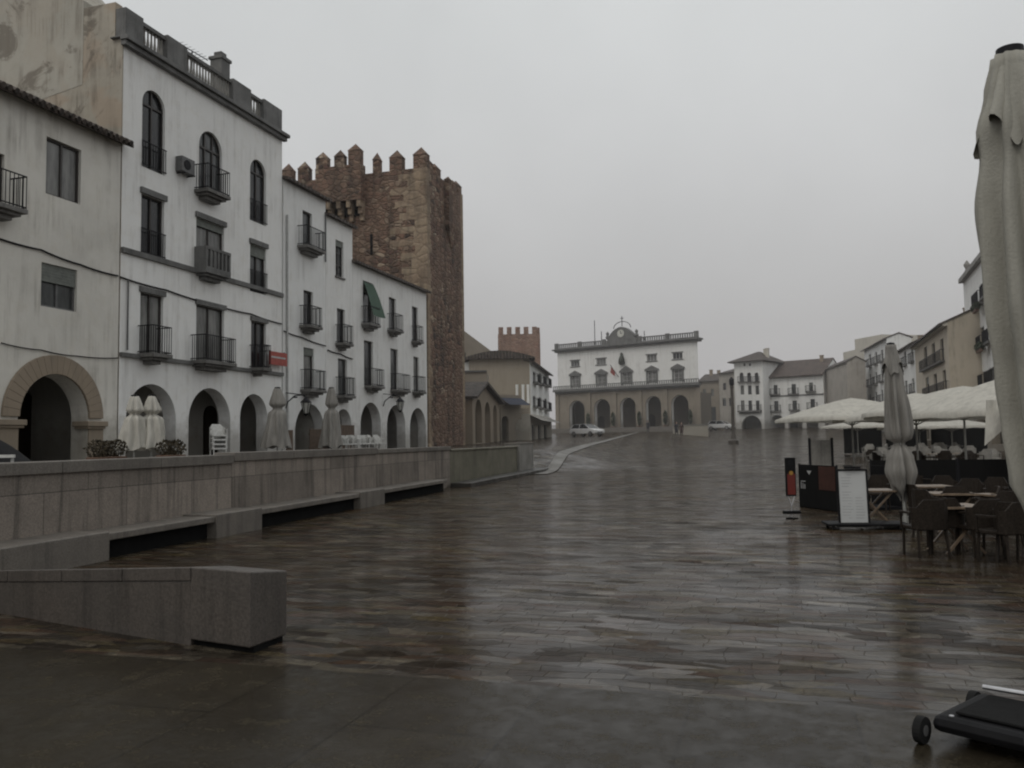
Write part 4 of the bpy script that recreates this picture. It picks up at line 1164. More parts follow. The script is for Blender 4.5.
# ---------------------------------------------------------------- parasols
def folded_parasol(name,label,loc,zb,zt,r,lean=(0,0),m='canvas_old',pole_z=0,seed=1,group=None,flare=.0,tie=None,base='plate',twist=.3,cap=False,prof=None,famp=1.0):
    rnd=random.Random(seed)
    t=empty(name,loc,0,label,'parasol',group)
    n=72; H=zt-zb; rings=[]
    ph=[rnd.uniform(0,6) for _ in range(5)]
    mb=MB(); v=[]; f=[]; J=46
    for j in range(J):
        s=j/(J-1); z=zt-H*s
        rr=r*(.42+.62*min(1,s/.28)**.7 if s<.28 else 1.04-.05*s)
        if tie is not None:
            d=(s-tie)/.045; rr*=1-.5*math.exp(-d*d)
            if s>tie: rr*=1+flare*(s-tie)/(1-tie)
        if s>.93 and tie is None: rr*=1-.3*(s-.93)/.07
        if prof:
            for (sa,ra),(sb,rb) in zip(prof,prof[1:]):
                if sa<=s<=sb: q_=sm((s-sa)/(sb-sa)); rr=ra+(rb-ra)*q_
        cx=lean[0]*s; cy=lean[1]*s
        for k in range(n):
            a=2*PI*k/n
            fold=.17*abs(math.sin(3.5*a+ph[0]+twist*s*3+.7*math.sin(4*s)))*(1+.4*math.sin(a+5*s))+.10*math.sin(9*a+ph[1]+2*s+math.sin(6*s))+.05*math.sin(13*a+ph[2]-4*s+1.5*math.sin(2*a))
            amp=(.35+.75*min(1,s/.35))*famp
            q=rr*(1-.10+fold*amp*1.1)
            q*=1+.06*math.sin(7*s+2*a+ph[3])
            zo=0
            if s>.9: zo=-(.12*H*.25)*math.sin(4*a+ph[0])*(s-.9)/.1
            v.append((cx+q*math.cos(a),cy+q*math.sin(a),z+zo))
    for j in range(J-1):
        for k in range(n): f.append((j*n+k,j*n+(k+1)%n,(j+1)*n+(k+1)%n,(j+1)*n+k))
    f.append(tuple(range(n)))
    mb.add(v,f); c=mb.build('canopy',M[m],t,smooth=True)
    # valance flap near the top
    fl=MB(); v=[];f=[]
    for j in range(6):
        s=j/5
        for k in range(n):
            a=2*PI*k/n; rr=r*(.56+.50*s)*(1+(.15*math.sin(5*a+ph[1])+.08*math.sin(11*a+ph[2]))*s)
            z=zt-H*(.03+.14*s) - .05*H*s*(.7*math.sin(3*a+ph[4])+.35*math.sin(7*a+ph[0]))
            v.append((lean[0]*.08+rr*math.cos(a),lean[1]*.08+rr*math.sin(a),z))
    for j in range(5):
        for k in range(n): f.append((j*n+k,j*n+(k+1)%n,(j+1)*n+(k+1)%n,(j+1)*n+k))
    if cap:
        fl.add(v,f); fl.build('vent_flap',M[m],c,smooth=True)
    if tie is not None:
        st=MB(); zz=zt-H*tie; st.lathe([(r*.42,zz-.02),(r*.45,zz),(r*.42,zz+.02)],20,(lean[0]*tie,lean[1]*tie,0)); st.build('strap',M['pole'],c)
    MB().tube([(lean[0]*1.15,lean[1]*1.15,pole_z),(lean[0],lean[1],zb+.2),(0,0,zt-.05)],.03 if r<.3 else .035,10).build('pole',M['pole'],t)
    MB().lathe([(r*.40,zt-.03),(r*.44,zt),(r*.43,zt+.03),(r*.1,zt+.045)],20).build('cap',M['iron'],t)
    if base=='plate':
        x,y=lean[0]*1.15,lean[1]*1.15
        MB().box(x-.28,x+.28,y-.28,y+.28,pole_z,pole_z+.06).build('base',M['pole'],t,bevel=.01)
    elif base=='cross':
        x,y=lean[0]*1.15,lean[1]*1.15; bb=MB()
        bb.bar((x-.30,y,.03),(x+.30,y,.03),.06,.06); bb.bar((x,y-.30,.031),(x,y+.30,.031),.06,.055); bb.lathe([(.06,.0),(.05,.2)],12,(x,y,0))
        for q in ((-.30,0),(.30,0),(0,-.3),(0,.3)): bb.box(x+q[0]-.05,x+q[0]+.05,y+q[1]-.05,y+q[1]+.05,0,.062)
        bb.build('base',M['pole'],t)
    return t
# near right, towering
D=3.35; g=C(1029,D); zt=zat(1005,56,D)
right=Vector((math.cos(YAW),math.sin(YAW)))
ln=right*.02
folded_parasol('closed_parasol','large closed beige parasol towering at the right edge',(g.x,g.y,0),zat(1015,508,D),zt,.118,lean=(ln.x,ln.y),seed=4,base='plate',cap=True,prof=[(0,.062),(.08,.085),(.17,.118),(.22,.108),(.33,.125),(.55,.118),(.72,.09),(.83,.075),(.95,.06),(1.0,.035)],famp=1.8)
# middle, tied with flared skirt
D=14.6; g=C(893,D); 
folded_parasol('closed_parasol','closed grey-beige parasol tied at its middle on white cross base by the menu board',(g.x,g.y,0),zat(893,497,D),zat(885,345,D),.15,lean=(.10,.02),m='canvas_grey',seed=9,base='cross',tie=.655,twist=.8,cap=True,prof=[(0,.09),(.08,.10),(.2,.125),(.45,.145),(.58,.15),(.62,.13),(.655,.04),(.685,.10),(.74,.15),(.84,.185),(.93,.14),(1.0,.04)],famp=1.9)
# left upper street parasols
for x,D,y0,y1,r,lab,sd,mm in ((134,25,396,449,.24,'closed cream parasol in the first white arch, left one of the pair',2,'canvas'),(151,25.3,396,449,.24,'closed cream parasol in the first white arch, right one of the pair',3,'canvas'),(277,33,388,447,.27,'closed beige parasol under the faded red sign',5,'canvas_grey'),(331,39,388,447,.28,'closed pale parasol between two white arcades beside the white chairs',6,'canvas_grey')):
    g=C(x,D); zz=uz(g.y)
    folded_parasol('closed_parasol',lab,(g.x,g.y,zz),max(.3,zat(x,y1,D)-zz),zat(x,y0,D)-zz,r,m=mm,seed=sd,tie=.35,flare=.7,pole_z=0,group='closed parasols on the upper street')
# open parasols on the right
def open_parasol(label,px,D,ye,yp,half,seed=0,rot=None,tilt=None,z_g=None):
    g=C(px,D); zg=gz(g.x,g.y)
    ze=zat(px,ye,D)-zg; zp=zat(px,yp,D)-zg
    t=empty('open_parasol',(g.x,g.y,zg),YAW+(rot or 0),label,'parasol','open cream parasols over the terrace')
    n=8; v=[(0,0,zp)]; rings=8
    for j in range(1,rings+1):
        s=j/rings
        for k in range(32):
            a=2*PI*k/32; ca,sa=math.cos(a),math.sin(a)
            sq=1/max(abs(ca),abs(sa)); sq=min(sq,1.32)
            rr=half*s*sq
            z=zp+(ze-zp)*(s**1.25)-.05*math.sin(PI*s)*abs(math.sin(4*a))
            v.append((rr*ca,rr*sa,z))
    f=[(0,1+k,1+(k+1)%32) for k in range(32)]
    for j in range(rings-1):
        for k in range(32): f.append((1+j*32+k,1+j*32+(k+1)%32,1+(j+1)*32+(k+1)%32,1+(j+1)*32+k))
    b0=1+(rings-1)*32; m0=len(v)
    for k in range(32):
        x,y,z=v[b0+k]; v.append((x*1.003,y*1.003,z-.13-.02*math.sin(k*1.7)))
    for k in range(32): f.append((b0+k,b0+(k+1)%32,m0+(k+1)%32,m0+k))
    MB().add(v,f).build('canopy',M['canvas'],t,smooth=True)
    MB().tube([(0,0,0),(0,0,zp-.03)],.035,10).build('pole',M['pole'],t)
    r=MB()
    for k in range(8):
        a=2*PI*k/8; sq=1/max(abs(math.cos(a)),abs(math.sin(a))); sq=min(sq,1.32)
        e=(half*sq*math.cos(a)*.98,half*sq*math.sin(a)*.98,ze-.02); r.bar((0,0,zp-.06),e,.03)
        h_=(half*.5*sq*math.cos(a),half*.5*sq*math.sin(a),zp+(ze-zp)*.45-.05); r.bar((0,0,ze-.3),h_,.02)
    r.build('ribs',M['pole'],t)
    MB().box(-.35,.35,-.35,.35,0,.08).build('base',M['endpost'],t)
    return t
open_parasol('cream open parasol farthest left of the terrace canopies',851,33,418,398,2.45)
open_parasol('cream open parasol directly behind the tied parasol',915,30,417,393,2.3)
open_parasol('large cream open parasol right of the tied parasol',963,27,411,386,2.35,rot=.15)
opn=open_parasol('cream open parasol nearest the right-edge parasol with its near corner hanging down',1012,22,412,376,1.9,rot=.3)
fm=MB(); im=(Matrix.Translation(opn.location)@Matrix.Rotation(opn.rotation_euler[2],4,'Z')).inverted(); fv=[]
for j in range(7):
    for i in range(5):
        f=i/4; g_=j/6; x_=(986+24*f)*(1-g_)+(982+26*f)*g_; yb=446-22*f; y_=400*(1-g_)+yb*g_
        D_=20.2+.15*math.sin(6*f+3*g_); c_=C(x_,D_); q_=im@Vector((c_.x,c_.y,zat(x_,y_,D_))); fv.append(q_)
fm.add(fv,[(j*5+i,j*5+i+1,(j+1)*5+i+1,(j+1)*5+i) for j in range(6) for i in range(4)])
fm.build('side_cloth',M['canvas'],opn,smooth=True)
open_parasol('small low white parasol under the leftmost canopy, ribs showing',856,50,426,421,1.7)
open_parasol('small low white parasol deep under the second canopy',918,48,427,420,1.8)
open_parasol('small low white parasol deep under the right canopies',950,46,426,419,1.8)

# ---------------------------------------------------------------- chairs & tables
def chair(label,group,m,kind='rattan'):
    t=empty('chair',(0,0,0),0,label,'chair',group)
    MB().box(-.24,.24,-.24,.22,.40,.46).build('seat',M[m],t,bevel=.015)
    mb=MB(); n=7; v=[]; 
    for i in range(n+1):     # curved wrapping back
        a=PI*(.08+.84*i/n); x=.27*math.cos(a); y=.05+.22*math.sin(a); top=.86 if 1<i<n-1 else .74
        v+=[(x,y,.42),(x*1.06,y*1.12,top),(x*1.09+.0,y*1.12+.03,top),(x*1.05,y+.035,.42)]
    f=[]
    for i in range(n):
        for k in range(4): f.append((4*i+k,4*i+(k+1)%4,4*i+4+(k+1)%4,4*i+4+k))
    f+= [(0,1,2,3),(4*n+3,4*n+2,4*n+1,4*n)]
    mb.add(v,f).build('backrest',M[m],t)
    for s in (-1,1):
        MB().bar((s*.22,-.22,0),(s*.22,-.2,.40),.03).build('leg',M[m],t)
        MB().bar((s*.23,.24,0),(s*.21,.2,.40),.03).build('leg',M[m],t)
        MB().box(s*.26-.025,s*.26+.025,-.2,.12,.64,.67).bar((s*.26,-.19,.42),(s*.26,-.19,.645),.025).build('armrest',M[m],t)
    return t
def table(label,group,m='wood',w=.75,h=.72):
    t=empty('table',(0,0,0),0,label,'table',group)
    mb=MB()
    for i in range(6): mb.box(-w/2+w*i/6+.003,-w/2+w*(i+1)/6-.003,-w/2,w/2,h-.03,h)
    mb.build('tabletop',M[m],t)
    for s in (-1,1):
        MB().bar((-.3,s*.28,.02),(.3,s*.28,h-.035),.035).build('leg',M[m],t); MB().bar((.3,s*.24,.02),(-.3,s*.24,h-.035),.035).build('leg',M[m],t)
    return t
def at(px,py): g=ground(px,py); return (g.x,g.y,0)
ch0=chair('brown rattan armchair in the front terrace row, back to the plaza','rattan armchairs on the near terrace','rattan')
tb0=table('square honey-wood table in the front of the near terrace','square wooden terrace tables')
used=[0]
tabs=[(957,553,.3,'square honey-wood table nearest on the dark terrace'),(952,532,.1,'second wooden table on the near terrace, behind the front one'),(932,520,.2,'third wooden table beside the tied parasol'),(1008,535,.5,'wooden table partly behind the right-edge parasol'),(874,526,0.1,'small wooden table right behind the menu board')]
for i,(x,y,rz,lb) in enumerate(tabs):
    p=at(x,y)
    if i==0: tb0.location=p; tb0.rotation_euler=(0,0,rz); tb0.scale=(.88,)*3; tb0['label']=lb
    else: dup(tb0,p,rz,lb)
chs=[(926,556,PI+.35,'large brown rattan armchair left of the nearest wooden table'),(1003,562,-PI*.75,'brown rattan armchair right of the nearest wooden table'),(962,535,.1,'rattan armchair between the first and second wooden tables'),(927,529,PI*.6,'rattan armchair just right of the parasol base'),(934,538,PI*.7,'rattan armchair left of the second wooden table'),(982,534,-PI*.5,'rattan armchair right of the second wooden table'),(972,520,-.2,'rattan armchair behind the second table facing the camera'),(948,514,.1,'rattan armchair in front of the black screen, centre'),(918,505,.5,'rattan armchair partly hidden by the parasol skirt'),(994,518,-.5,'rattan armchair against the black screen at right'),(1022,556,-1.2,'rattan armchair cut by the right edge, nearer row'),(1018,530,-1.0,'rattan armchair cut by the right edge, farther row'),(878,512,-.3,'rattan armchair behind the menu board'),(945,553,PI-.1,'rattan armchair in front of the nearest table, back to the camera'),(980,556,PI+.4,'rattan armchair at the terrace corner, turned away'),(1020,562,PI-.5,'rattan armchair at the right edge closest to the camera'),(1000,545,-.9,'rattan armchair between the second table and the right edge')]
for i,(x,y,rz,lb) in enumerate(chs):
    p=at(x,y)
    if i==0: ch0.location=p; ch0.rotation_euler=(0,0,rz); ch0.scale=(.87,)*3; ch0['label']=lb
    else: dup(ch0,p,rz,lb)
# white chairs upper street + right far terrace
wc=chair('white plastic armchair on the upper street, group before the arches','white plastic armchairs on the upper street','whitepl')
words=['leftmost','second from left','third from left','fourth from left','fifth from left','sixth from left','seventh from left','rightmost']
for i in range(8):
    x=340+i*5.6; D=40+.25*i; g=C(x,D); lb='white plastic armchair behind the granite wall, '+words[i]+' of eight'
    p=(g.x,g.y,uz(g.y))
    if i==0: wc.location=p; wc.rotation_euler=(0,0,1.2); wc['label']=lb
    else: dup(wc,p,1.2+random.uniform(-.6,.6),lb)
# stack of white chairs in the second arch
g=C(218,31.2)
for k in range(4):
    c=dup(wc,(g.x,g.y,uz(g.y)+.16*k),.9,('bottom','second lowest','second highest','top')[k]+' white chair of the stack in the second white arch'); c['group']='stacked white chairs'
rc=[]
k=0
wc2=chair('x','pale armchairs under the far parasols','palechair')
wc2keep=[]
for row,(D,y) in enumerate(((37,0),(41,0),(46,0))):
    for i in range(8):
        x=(872+i*15.5+row*4, 868+i*14+row, 866+i*13)[row]; g=C(x,D); 
        c=dup(wc2,(g.x,g.y,gz(g.x,g.y)),random.uniform(0,6),'pale armchair under the far parasols, '+('front','middle','back')[row]+' row, '+words[i]); c['group']='pale armchairs under the far parasols'
        k+=1
g=C(990,37); wc2.location=(g.x,g.y,gz(g.x,g.y)); wc2['label']='pale armchair under the far parasols, front row, nearest the right-edge parasol'
# more dark tables there
for i,(x,D) in enumerate(((880,38.5),(906,38.5),(934,38.5),(960,38.5))):
    g=C(x,D); c=dup(tb0,(g.x,g.y,gz(g.x,g.y)),.3*i,('leftmost','second','third','rightmost')[i]+' small wooden table among the pale chairs under the far parasols')
    c['group']='tables under the far parasols'

# screens around the terrace
def screen(x0,x1,y,h,lab,y1=None):
    a=ground(x0,y); b_=ground(x1,y1 or y); d=b_-a; L_=d.length
    t=empty('windscreen',(a.x,a.y,0),math.atan2(d.y,d.x),lab,'screen','black cloth windscreens around the terrace')
    MB().box(.02,L_-.02,-.012,.012,.12,h).build('panel',M['screen'],t)
    mb=MB()
    for u in (0,L_): mb.box(u-.02,u+.02,-.02,.02,0,h+.03)
    mb.build('post',M['iron'],t); MB().box(-.1,L_+.1,-.15,.15,0,.03).build('base',M['iron'],t)
    return t
screen(872,905,497,.93,'black cloth windscreen left of the tied parasol')
screen(907,958,497,.93,'black cloth windscreen behind the terrace, middle panel')
screen(960,1012,497,.93,'black cloth windscreen behind the terrace, right panel')
for k,(xa,xb) in enumerate(((842,880),(884,925),(929,985))):  # dark sheets added to darken the space under the far parasols
    D_=54-2*k; a_=C(xa,D_); b2=C(xb,D_-1); d_=b2-a_; L2_=d_.length
    t=empty('windscreen',(a_.x,a_.y,gz(a_.x,a_.y)),math.atan2(d_.y,d_.x),'tall dark sheet added to darken the far terrace, '+('left','middle','right')[k]+' panel','screen','dark sheets added behind the far terrace')
    MB().box(0,L2_,-.02,.02,.05,1.75).build('panel',M['screen'],t); MB().box(-.05,L2_+.05,-.035,.035,1.752,1.80).build('top_rail',M['iron'],t)
for k,(xa,D_) in enumerate(((870,39),(878,35),(893,34),(911,36),(926,33.5),(941,36),(956,33),(972,35))):
    g=C(xa,D_); c=dup(ch0,(g.x,g.y,gz(g.x,g.y)),k*1.9,'dark rattan armchair under the open parasols, '+words[k]+' of eight'); c['group']='dark armchairs under the open parasols'; c.scale=(1,1,1)
# black banner box with bits of lettering (left of board)
a=ground(801,507); bb_=ground(838,512)
t=empty('barrier_banner',(a.x,a.y,0),math.atan2((bb_-a).y,(bb_-a).x),'black cafe barrier panel with dark red patch and small white marks','barrier')
L_=(bb_-a).length; hh=zat(803,470,16)-.0
MB().box(0,L_,-.015,.015,.02,hh).build('panel',M['screen'],t)
MB().box(L_*.55,L_*.98,-.02,-.016,hh*.45,hh*.98).build('red_patch',M['woodred'],t)
mb=MB()
for i in range(3): mb.box(.07+.07*i,.09+.07*i,-.022,-.017,.42,.56-.02*i)
mb.box(.07,.25,-.022,-.017,.575,.59); mb.prism([(.32,.82),(.50,.82),(.41,.73)],-.022,-.017)
mb.build('lettering',M['signwhite'],t)
MB().box(-.02,.0-.001,-.02,.02,0,hh+.02).box(L_+.001,L_+.02,-.02,.02,0,hh+.02).build('post',M['iron'],t)
MB().box(0,L_,.02,1.5,.0,.06).box(L_*.3,L_,1.49,1.52,.0,hh*.96).build('base',M['blackpl'],t)
# framed clear panel behind (two dark posts)
g0_=ground(812,478); g1_=ground(832,478)
t=empty('framed_panel',(g0_.x,g0_.y,0),math.atan2((g1_-g0_).y,(g1_-g0_).x),'pale notice panel standing between two dark posts','notice board')
L_=(g1_-g0_).length; hh=zat(812,438,-g0_.x*math.sin(YAW)+g0_.y*math.cos(YAW))
MB().box(-.09,.0,-.045,.045,0,hh).build('post',M['iron'],t); MB().box(L_,L_+.09,-.045,.045,0,hh).build('post',M['iron'],t)
MB().box(.002,L_-.002,-.015,.015,.25,hh-.08).build('panel',M['endpost'],t)
# menu board
a=ground(841,529); bb_=ground(868.5,529); d=bb_-a; L_=d.length; Dm=(-a.x*math.sin(YAW)+a.y*math.cos(YAW))
t=empty('menu_board',(a.x,a.y,0),math.atan2(d.y,d.x),'white menu board in a black frame on a low wheeled base','menu board')
z0=zat(845,525,Dm); z1=zat(853,471,Dm); 
def tilt(mb,k=.07): mb.v=[(x,y+(z-z0)*k,z) for x,y,z in mb.v]; return mb
tilt(MB().box(0,L_,-.012,.012,z0,z1)).build('panel',M['paper'],t)
tilt(MB().box(-.03,-.001,-.025,.025,z0-.03,z1+.03).box(L_+.001,L_+.03,-.025,.025,z0-.03,z1+.03).box(-.001,L_+.001,-.025,.025,z1+.002,z1+.032).box(-.001,L_+.001,-.025,.025,z0-.032,z0-.002)).build('frame',M['blackpl'],t)
mb=MB(); hh=z1-z0
for i in range(16):
    zz=z1-.07-hh*.85*i/16
    if i in (5,): continue
    mb.box(L_*(.1 if i%5 else .3),L_*random.uniform(.35,.5),-.0135,-.0125,zz,zz+.008)
    if i>7: mb.box(L_*.58,L_*random.uniform(.75,.93),-.0135,-.0125,zz,zz+.008)
tilt(mb).build('lettering',M['ink'],t)
mb=MB(); mb.box(L_*.2,L_*.8,-.02,.02,z1+.04,z1+.08); mb.box(L_*.15,L_*.5,-.02,.02,z1+.085,z1+.1); mb.build('handle',M['blackpl'],t)
mb=MB(); mb.box(-.25,L_+.6,-.25,.35,.07,max(.11,z0-.04)); mb.build('base',M['blackpl'],t,bevel=.01)
for x in (-.16,L_+.45):
    for y in (-.2,.28):
        mb=MB().lathe([(.035,-.02),(.035,.02)],12); mb.v=[(x+z_,y+y_,.035+x_) for x_,y_,z_ in mb.v]; mb.build('wheel',M['tyre'],t)
# red/black totem sign
g=ground(792,519); D=(-g.x*math.sin(YAW)+g.y*math.cos(YAW)); z0=zat(792,496,D); z1=zat(792,457.5,D)
t=empty('totem_sign',(g.x,g.y,0),YAW,'narrow black and red pedestal sign with small yellow emblem','sign')
w=.19
MB().box(-w/2,w/2,-.04,.04,z0,z1).build('board',M['blackpl'],t,bevel=.012)
MB().box(-w/2+.02,w/2-.02,-.046,-.041,z0+.03,z0+(z1-z0)*.58).build('red_panel',M['red'],t)
c_=MB().lathe([(.001,0),(.04,0),(.04,.006),(.001,.006)],14); c_.v=[(x,-.0465-z,z0+(z1-z0)*.6+y) for x,y,z in c_.v]; c_.build('emblem',M['yellow'],t)
c_=MB().lathe([(.001,0),(.055,0),(.055,.006),(.001,.006)],14); c_.v=[(x,-.0415-z,z1-.11+y) for x,y,z in c_.v]; c_.build('roundel',M['iron'],t)
MB().tube([(-.07,0,z0),(-.02,0,z0-.13),(0,0,z0-.2),(0,0,.04)],.012,8).tube([(.07,0,z0),(.02,0,z0-.13),(0,0,z0-.2)],.012,8).build('stand',M['steel'],t)
MB().box(-.16,.16,-.06,.06,z0-.34,z0-.28).box(-.012,.012,-.15,.15,.0,.03).box(-.12,.12,-.012,.012,.0,.028).build('base',M['blackpl'],t,bevel=.01)

# ---------------------------------------------------------------- wheeled black case lower right
a=ground(921,741); ang=YAW-R(50)
t=empty('wheeled_base',(a.x,a.y,0),ang,'black wheeled low platform with bright metal rails at lower right corner','trolley')
MB().box(.05,1.7,-.0,.62,.06,.145).build('platform',M['blackpl'],t,bevel=.04)
MB().box(.14,1.4,.09,.53,.148,.165).build('pad',M['screen'],t,bevel=.02)
MB().tube([(.12,.50,.205),(1.7,.62,.23)],.013,10).build('rail',M['steel'],t)
MB().tube([(.78,.02,.17),(1.6,.30,.21)],.014,10).build('rail',M['steel'],t)
for x,y in ((.02,-.03),(.02,.62),(1.35,-.03)):
    mb=MB().lathe([(.03,-.022),(.068,-.02),(.068,.02),(.03,.022)],20); mb.v=[(x+z_,y+x_,.069+y_) for x_,y_,z_ in mb.v]; w=mb.build('wheel',M['tyre'],t)
    mb=MB().lathe([(.028,-.024),(.028,.024)],12); mb.v=[(x+z_,y+x_,.069+y_) for x_,y_,z_ in mb.v]; mb.build('hub',M['grey_frame'],w)
for x in (.14,.5,.9,1.3):
    MB().lathe([(.013,.146),(.013,.152),(.008,.154)],10,(x,.05,0)).build('bolt',M['steel'],t)
MB().box(.6,.64,.03,.59,.147,.172).box(.6,.64,-.012,.03,.08,.172).build('strap',M['canvas_grey'],t)
MB().box(.50,.64,-.012,-.002,.06,.14).build('label_plate',M['signwhite'],t)

# ---------------------------------------------------------------- upper street clutter at left
def foliage_tub(px,D,lab,w=.5,h=.6,m='brownleaf',n=380,zoff=0):
    g=C(px,D); t=empty('potted_shrub',(g.x,g.y,uz(g.y)),0,lab,'plant','potted shrubs on the upper street')
    MB().lathe([(.2,0),(.27,.35),(.24,.36)],12).build('pot',M['soil'],t)
    mb=MB()
    for i in range(6):
        a=random.uniform(0,6); mb.tube([(0,0,.3),(.1*math.cos(a),.1*math.sin(a),.5),(w*.6*math.cos(a),w*.6*math.sin(a),.4+h*.7)],[.012,.01,.005],5)
    mb.build('stems',M['door'],t)
    mb=MB(); leafball(mb,(0,0,.35+h/2),w,h/2,n,.05); mb.build('leaves',M[m],t)
for x,D,lab in ((97,22.5,'brownish potted shrub beside the tan stone pier'),(106,23,'drooping potted shrub left of the paired cream parasols'),(117,23.5,'potted shrub touching the left cream parasol'),(166,24,'low potted shrub right of the paired cream parasols'),(176,24.4,'small potted shrub before the pillar of the first two white arches')):
    foliage_tub(x,D,lab,w=.27+.01*(x%7),h=.4+.03*(x%5),n=260)
# black covered pile
g=C(2,17.5); t=empty('covered_furniture',(g.x,g.y,uz(g.y)),YAW,'black tarpaulin-covered pile of furniture at far left','cover')
v=[];f=[];nu,nv=20,10
for j in range(nv+1):
    for i in range(nu+1):
        x=-1.2+2.1*i/nu; y=-.5+1.0*j/nv
        q=max(0,1-((x+.3)/1.15)**2)*max(0,1-(y/.52)**4); z=.95*q**.55 if x<-.3 else .95*max(0,(1-(x+.3)/1.2))**.8*max(0,1-(y/.52)**4)**.5
        v.append((x,y,z+.02*math.sin(7*x+5*y)*q))
for j in range(nv):
    for i in range(nu): f.append((j*(nu+1)+i,j*(nu+1)+i+1,(j+1)*(nu+1)+i+1,(j+1)*(nu+1)+i))
MB().add(v,f).build('tarpaulin',M['blackpl'],t,smooth=True)
g=C(3,14.5); t=empty('white_rack',(g.x,g.y,uz(g.y)),YAW,'pair of white slats resting behind the wall at far left','rack')
for zz_ in (.40,.53): MB().box(-.4,.2,-.03,.03,zz_,zz_+.05).build('slat',M['whitepl'],t)
for xx_ in (-.35,.12): MB().box(xx_,xx_+.04,.031,.06,0,.58).build('post',M['white_frame'],t)
# timber menu panels in the arches on the left street
for x0,x1,y0,y1,D,lab in ((287,291,430,450,37,'tall dark timber shutter leaning left of the first narrow arch'),(309.5,324,429,450,40,'dark timber panel inside the arch beside the pale parasol'),(340,351,425,446,44,'timber panel behind white chairs in the narrow house arch')):
    g=C(x0,D); zz=uz(g.y); t=empty('timber_panel',(g.x,g.y,zz),PI/2*.92,lab,'panel')
    w_=(x1-x0)/FPX*D*2.2; hh=zat(x0,y0,D)-zz
    mb=MB(); k=max(2,int(w_/.25))
    for i in range(k): mb.box(w_*i/k+.005,w_*(i+1)/k-.005,0,.05,0.02,hh)
    mb.build('planks',M['timber'],t); MB().box(0,w_,.053,.08,hh*.2,hh*.28).box(0,w_,.053,.08,hh*.75,hh*.83).build('batten',M['timber'],t)

# ---------------------------------------------------------------- cars
def car(label,loc,rz,m):
    t=empty('parked_car',loc,rz,label,'car')
    # side profile (x length, z), body width with tumblehome
    W=.86
    low=[(-2.0,.32),(2.0,.32),(2.08,.55),(1.98,.80),(1.15,.95),(-1.6,.98),(-1.98,.9),(-2.06,.55)]
    n=len(low); v=[(x,-W,z) for x,z in low]+[(x,W,z) for x,z in low]
    MB().add(v,[tuple(range(n)),tuple(range(2*n-1,n-1,-1))]+[(i,i+n,(i+1)%n+n,(i+1)%n) for i in range(n)]).build('body',M[m],t,bevel=.09)
    cab=[(1.15,.95),(-1.85,.97),(-1.55,1.38),(-1.2,1.46),(.1,1.46),(.45,1.38)]
    n=6; v=[(x,-W+.04-( .0 if z<1 else -.12),z) for x,z in cab]+[(x,W-.04-(0 if z<1 else .12),z) for x,z in cab]
    MB().add(v,[tuple(range(n)),tuple(range(2*n-1,n-1,-1))]+[(i,i+n,(i+1)%n+n,(i+1)%n) for i in range(n)]).build('cabin_glass',M['carglass'],t,bevel=.04)
    MB().box(-1.3,.2,-.68,.68,1.455,1.49).bar((.42,-.70,1.40),(1.15,-.8,.96),.06).bar((.42,.70,1.40),(1.15,.8,.96),.06).bar((-.4,-.76,1.44),(-.45,-.84,.97),.06).bar((-.4,.76,1.44),(-.45,.84,.97),.06).bar((-1.5,.7,1.42),(-1.85,.82,.97),.1).bar((-1.5,-.7,1.42),(-1.85,-.82,.97),.1).build('roof',M[m],t,bevel=.02)
    for x in (-1.3,1.32):
        for s in (-1,1):
            mb=MB().lathe([(.18,-.09),(.30,-.09),(.31,0),(.30,.09),(.18,.09)],18); mb.v=[(x+a,s*.80+c,.31+b__) for a,b__,c in mb.v]; w=mb.build('wheel',M['tyre'],t)
            mb=MB().lathe([(.05,-.095),(.19,-.095),(.19,.095),(.05,.095)],12); mb.v=[(x+a,s*.80+c,.31+b__) for a,b__,c in mb.v]; mb.build('rim',M['steel'],w)
    for s in (-1,1):
        MB().box(1.9,2.06,s*.62-.17,s*.62+.17,.62,.76).build('headlight',M['light'],t,bevel=.02)
        MB().box(-2.06,-1.96,s*.66-.12,s*.66+.12,.65,.85).build('tail_light',M['red'],t)
    MB().box(2.03,2.10,-.4,.4,.42,.56).build('grille',M['blackpl'],t)
    MB().box(2.101,2.11,-.22,.22,.37,.45).build('number_plate',M['signwhite'],t)
g=C(586,100); car('white parked car facing the plaza left of the town hall steps',(g.x,g.y,gz(g.x,g.y)),YAW-R(90)+R(42),'carwhite')
g=C(720,135); car('white car climbing the street right of the town hall',(g.x,g.y,gz(g.x,g.y)+.02),YAW-R(90)+R(52),'carwhite')

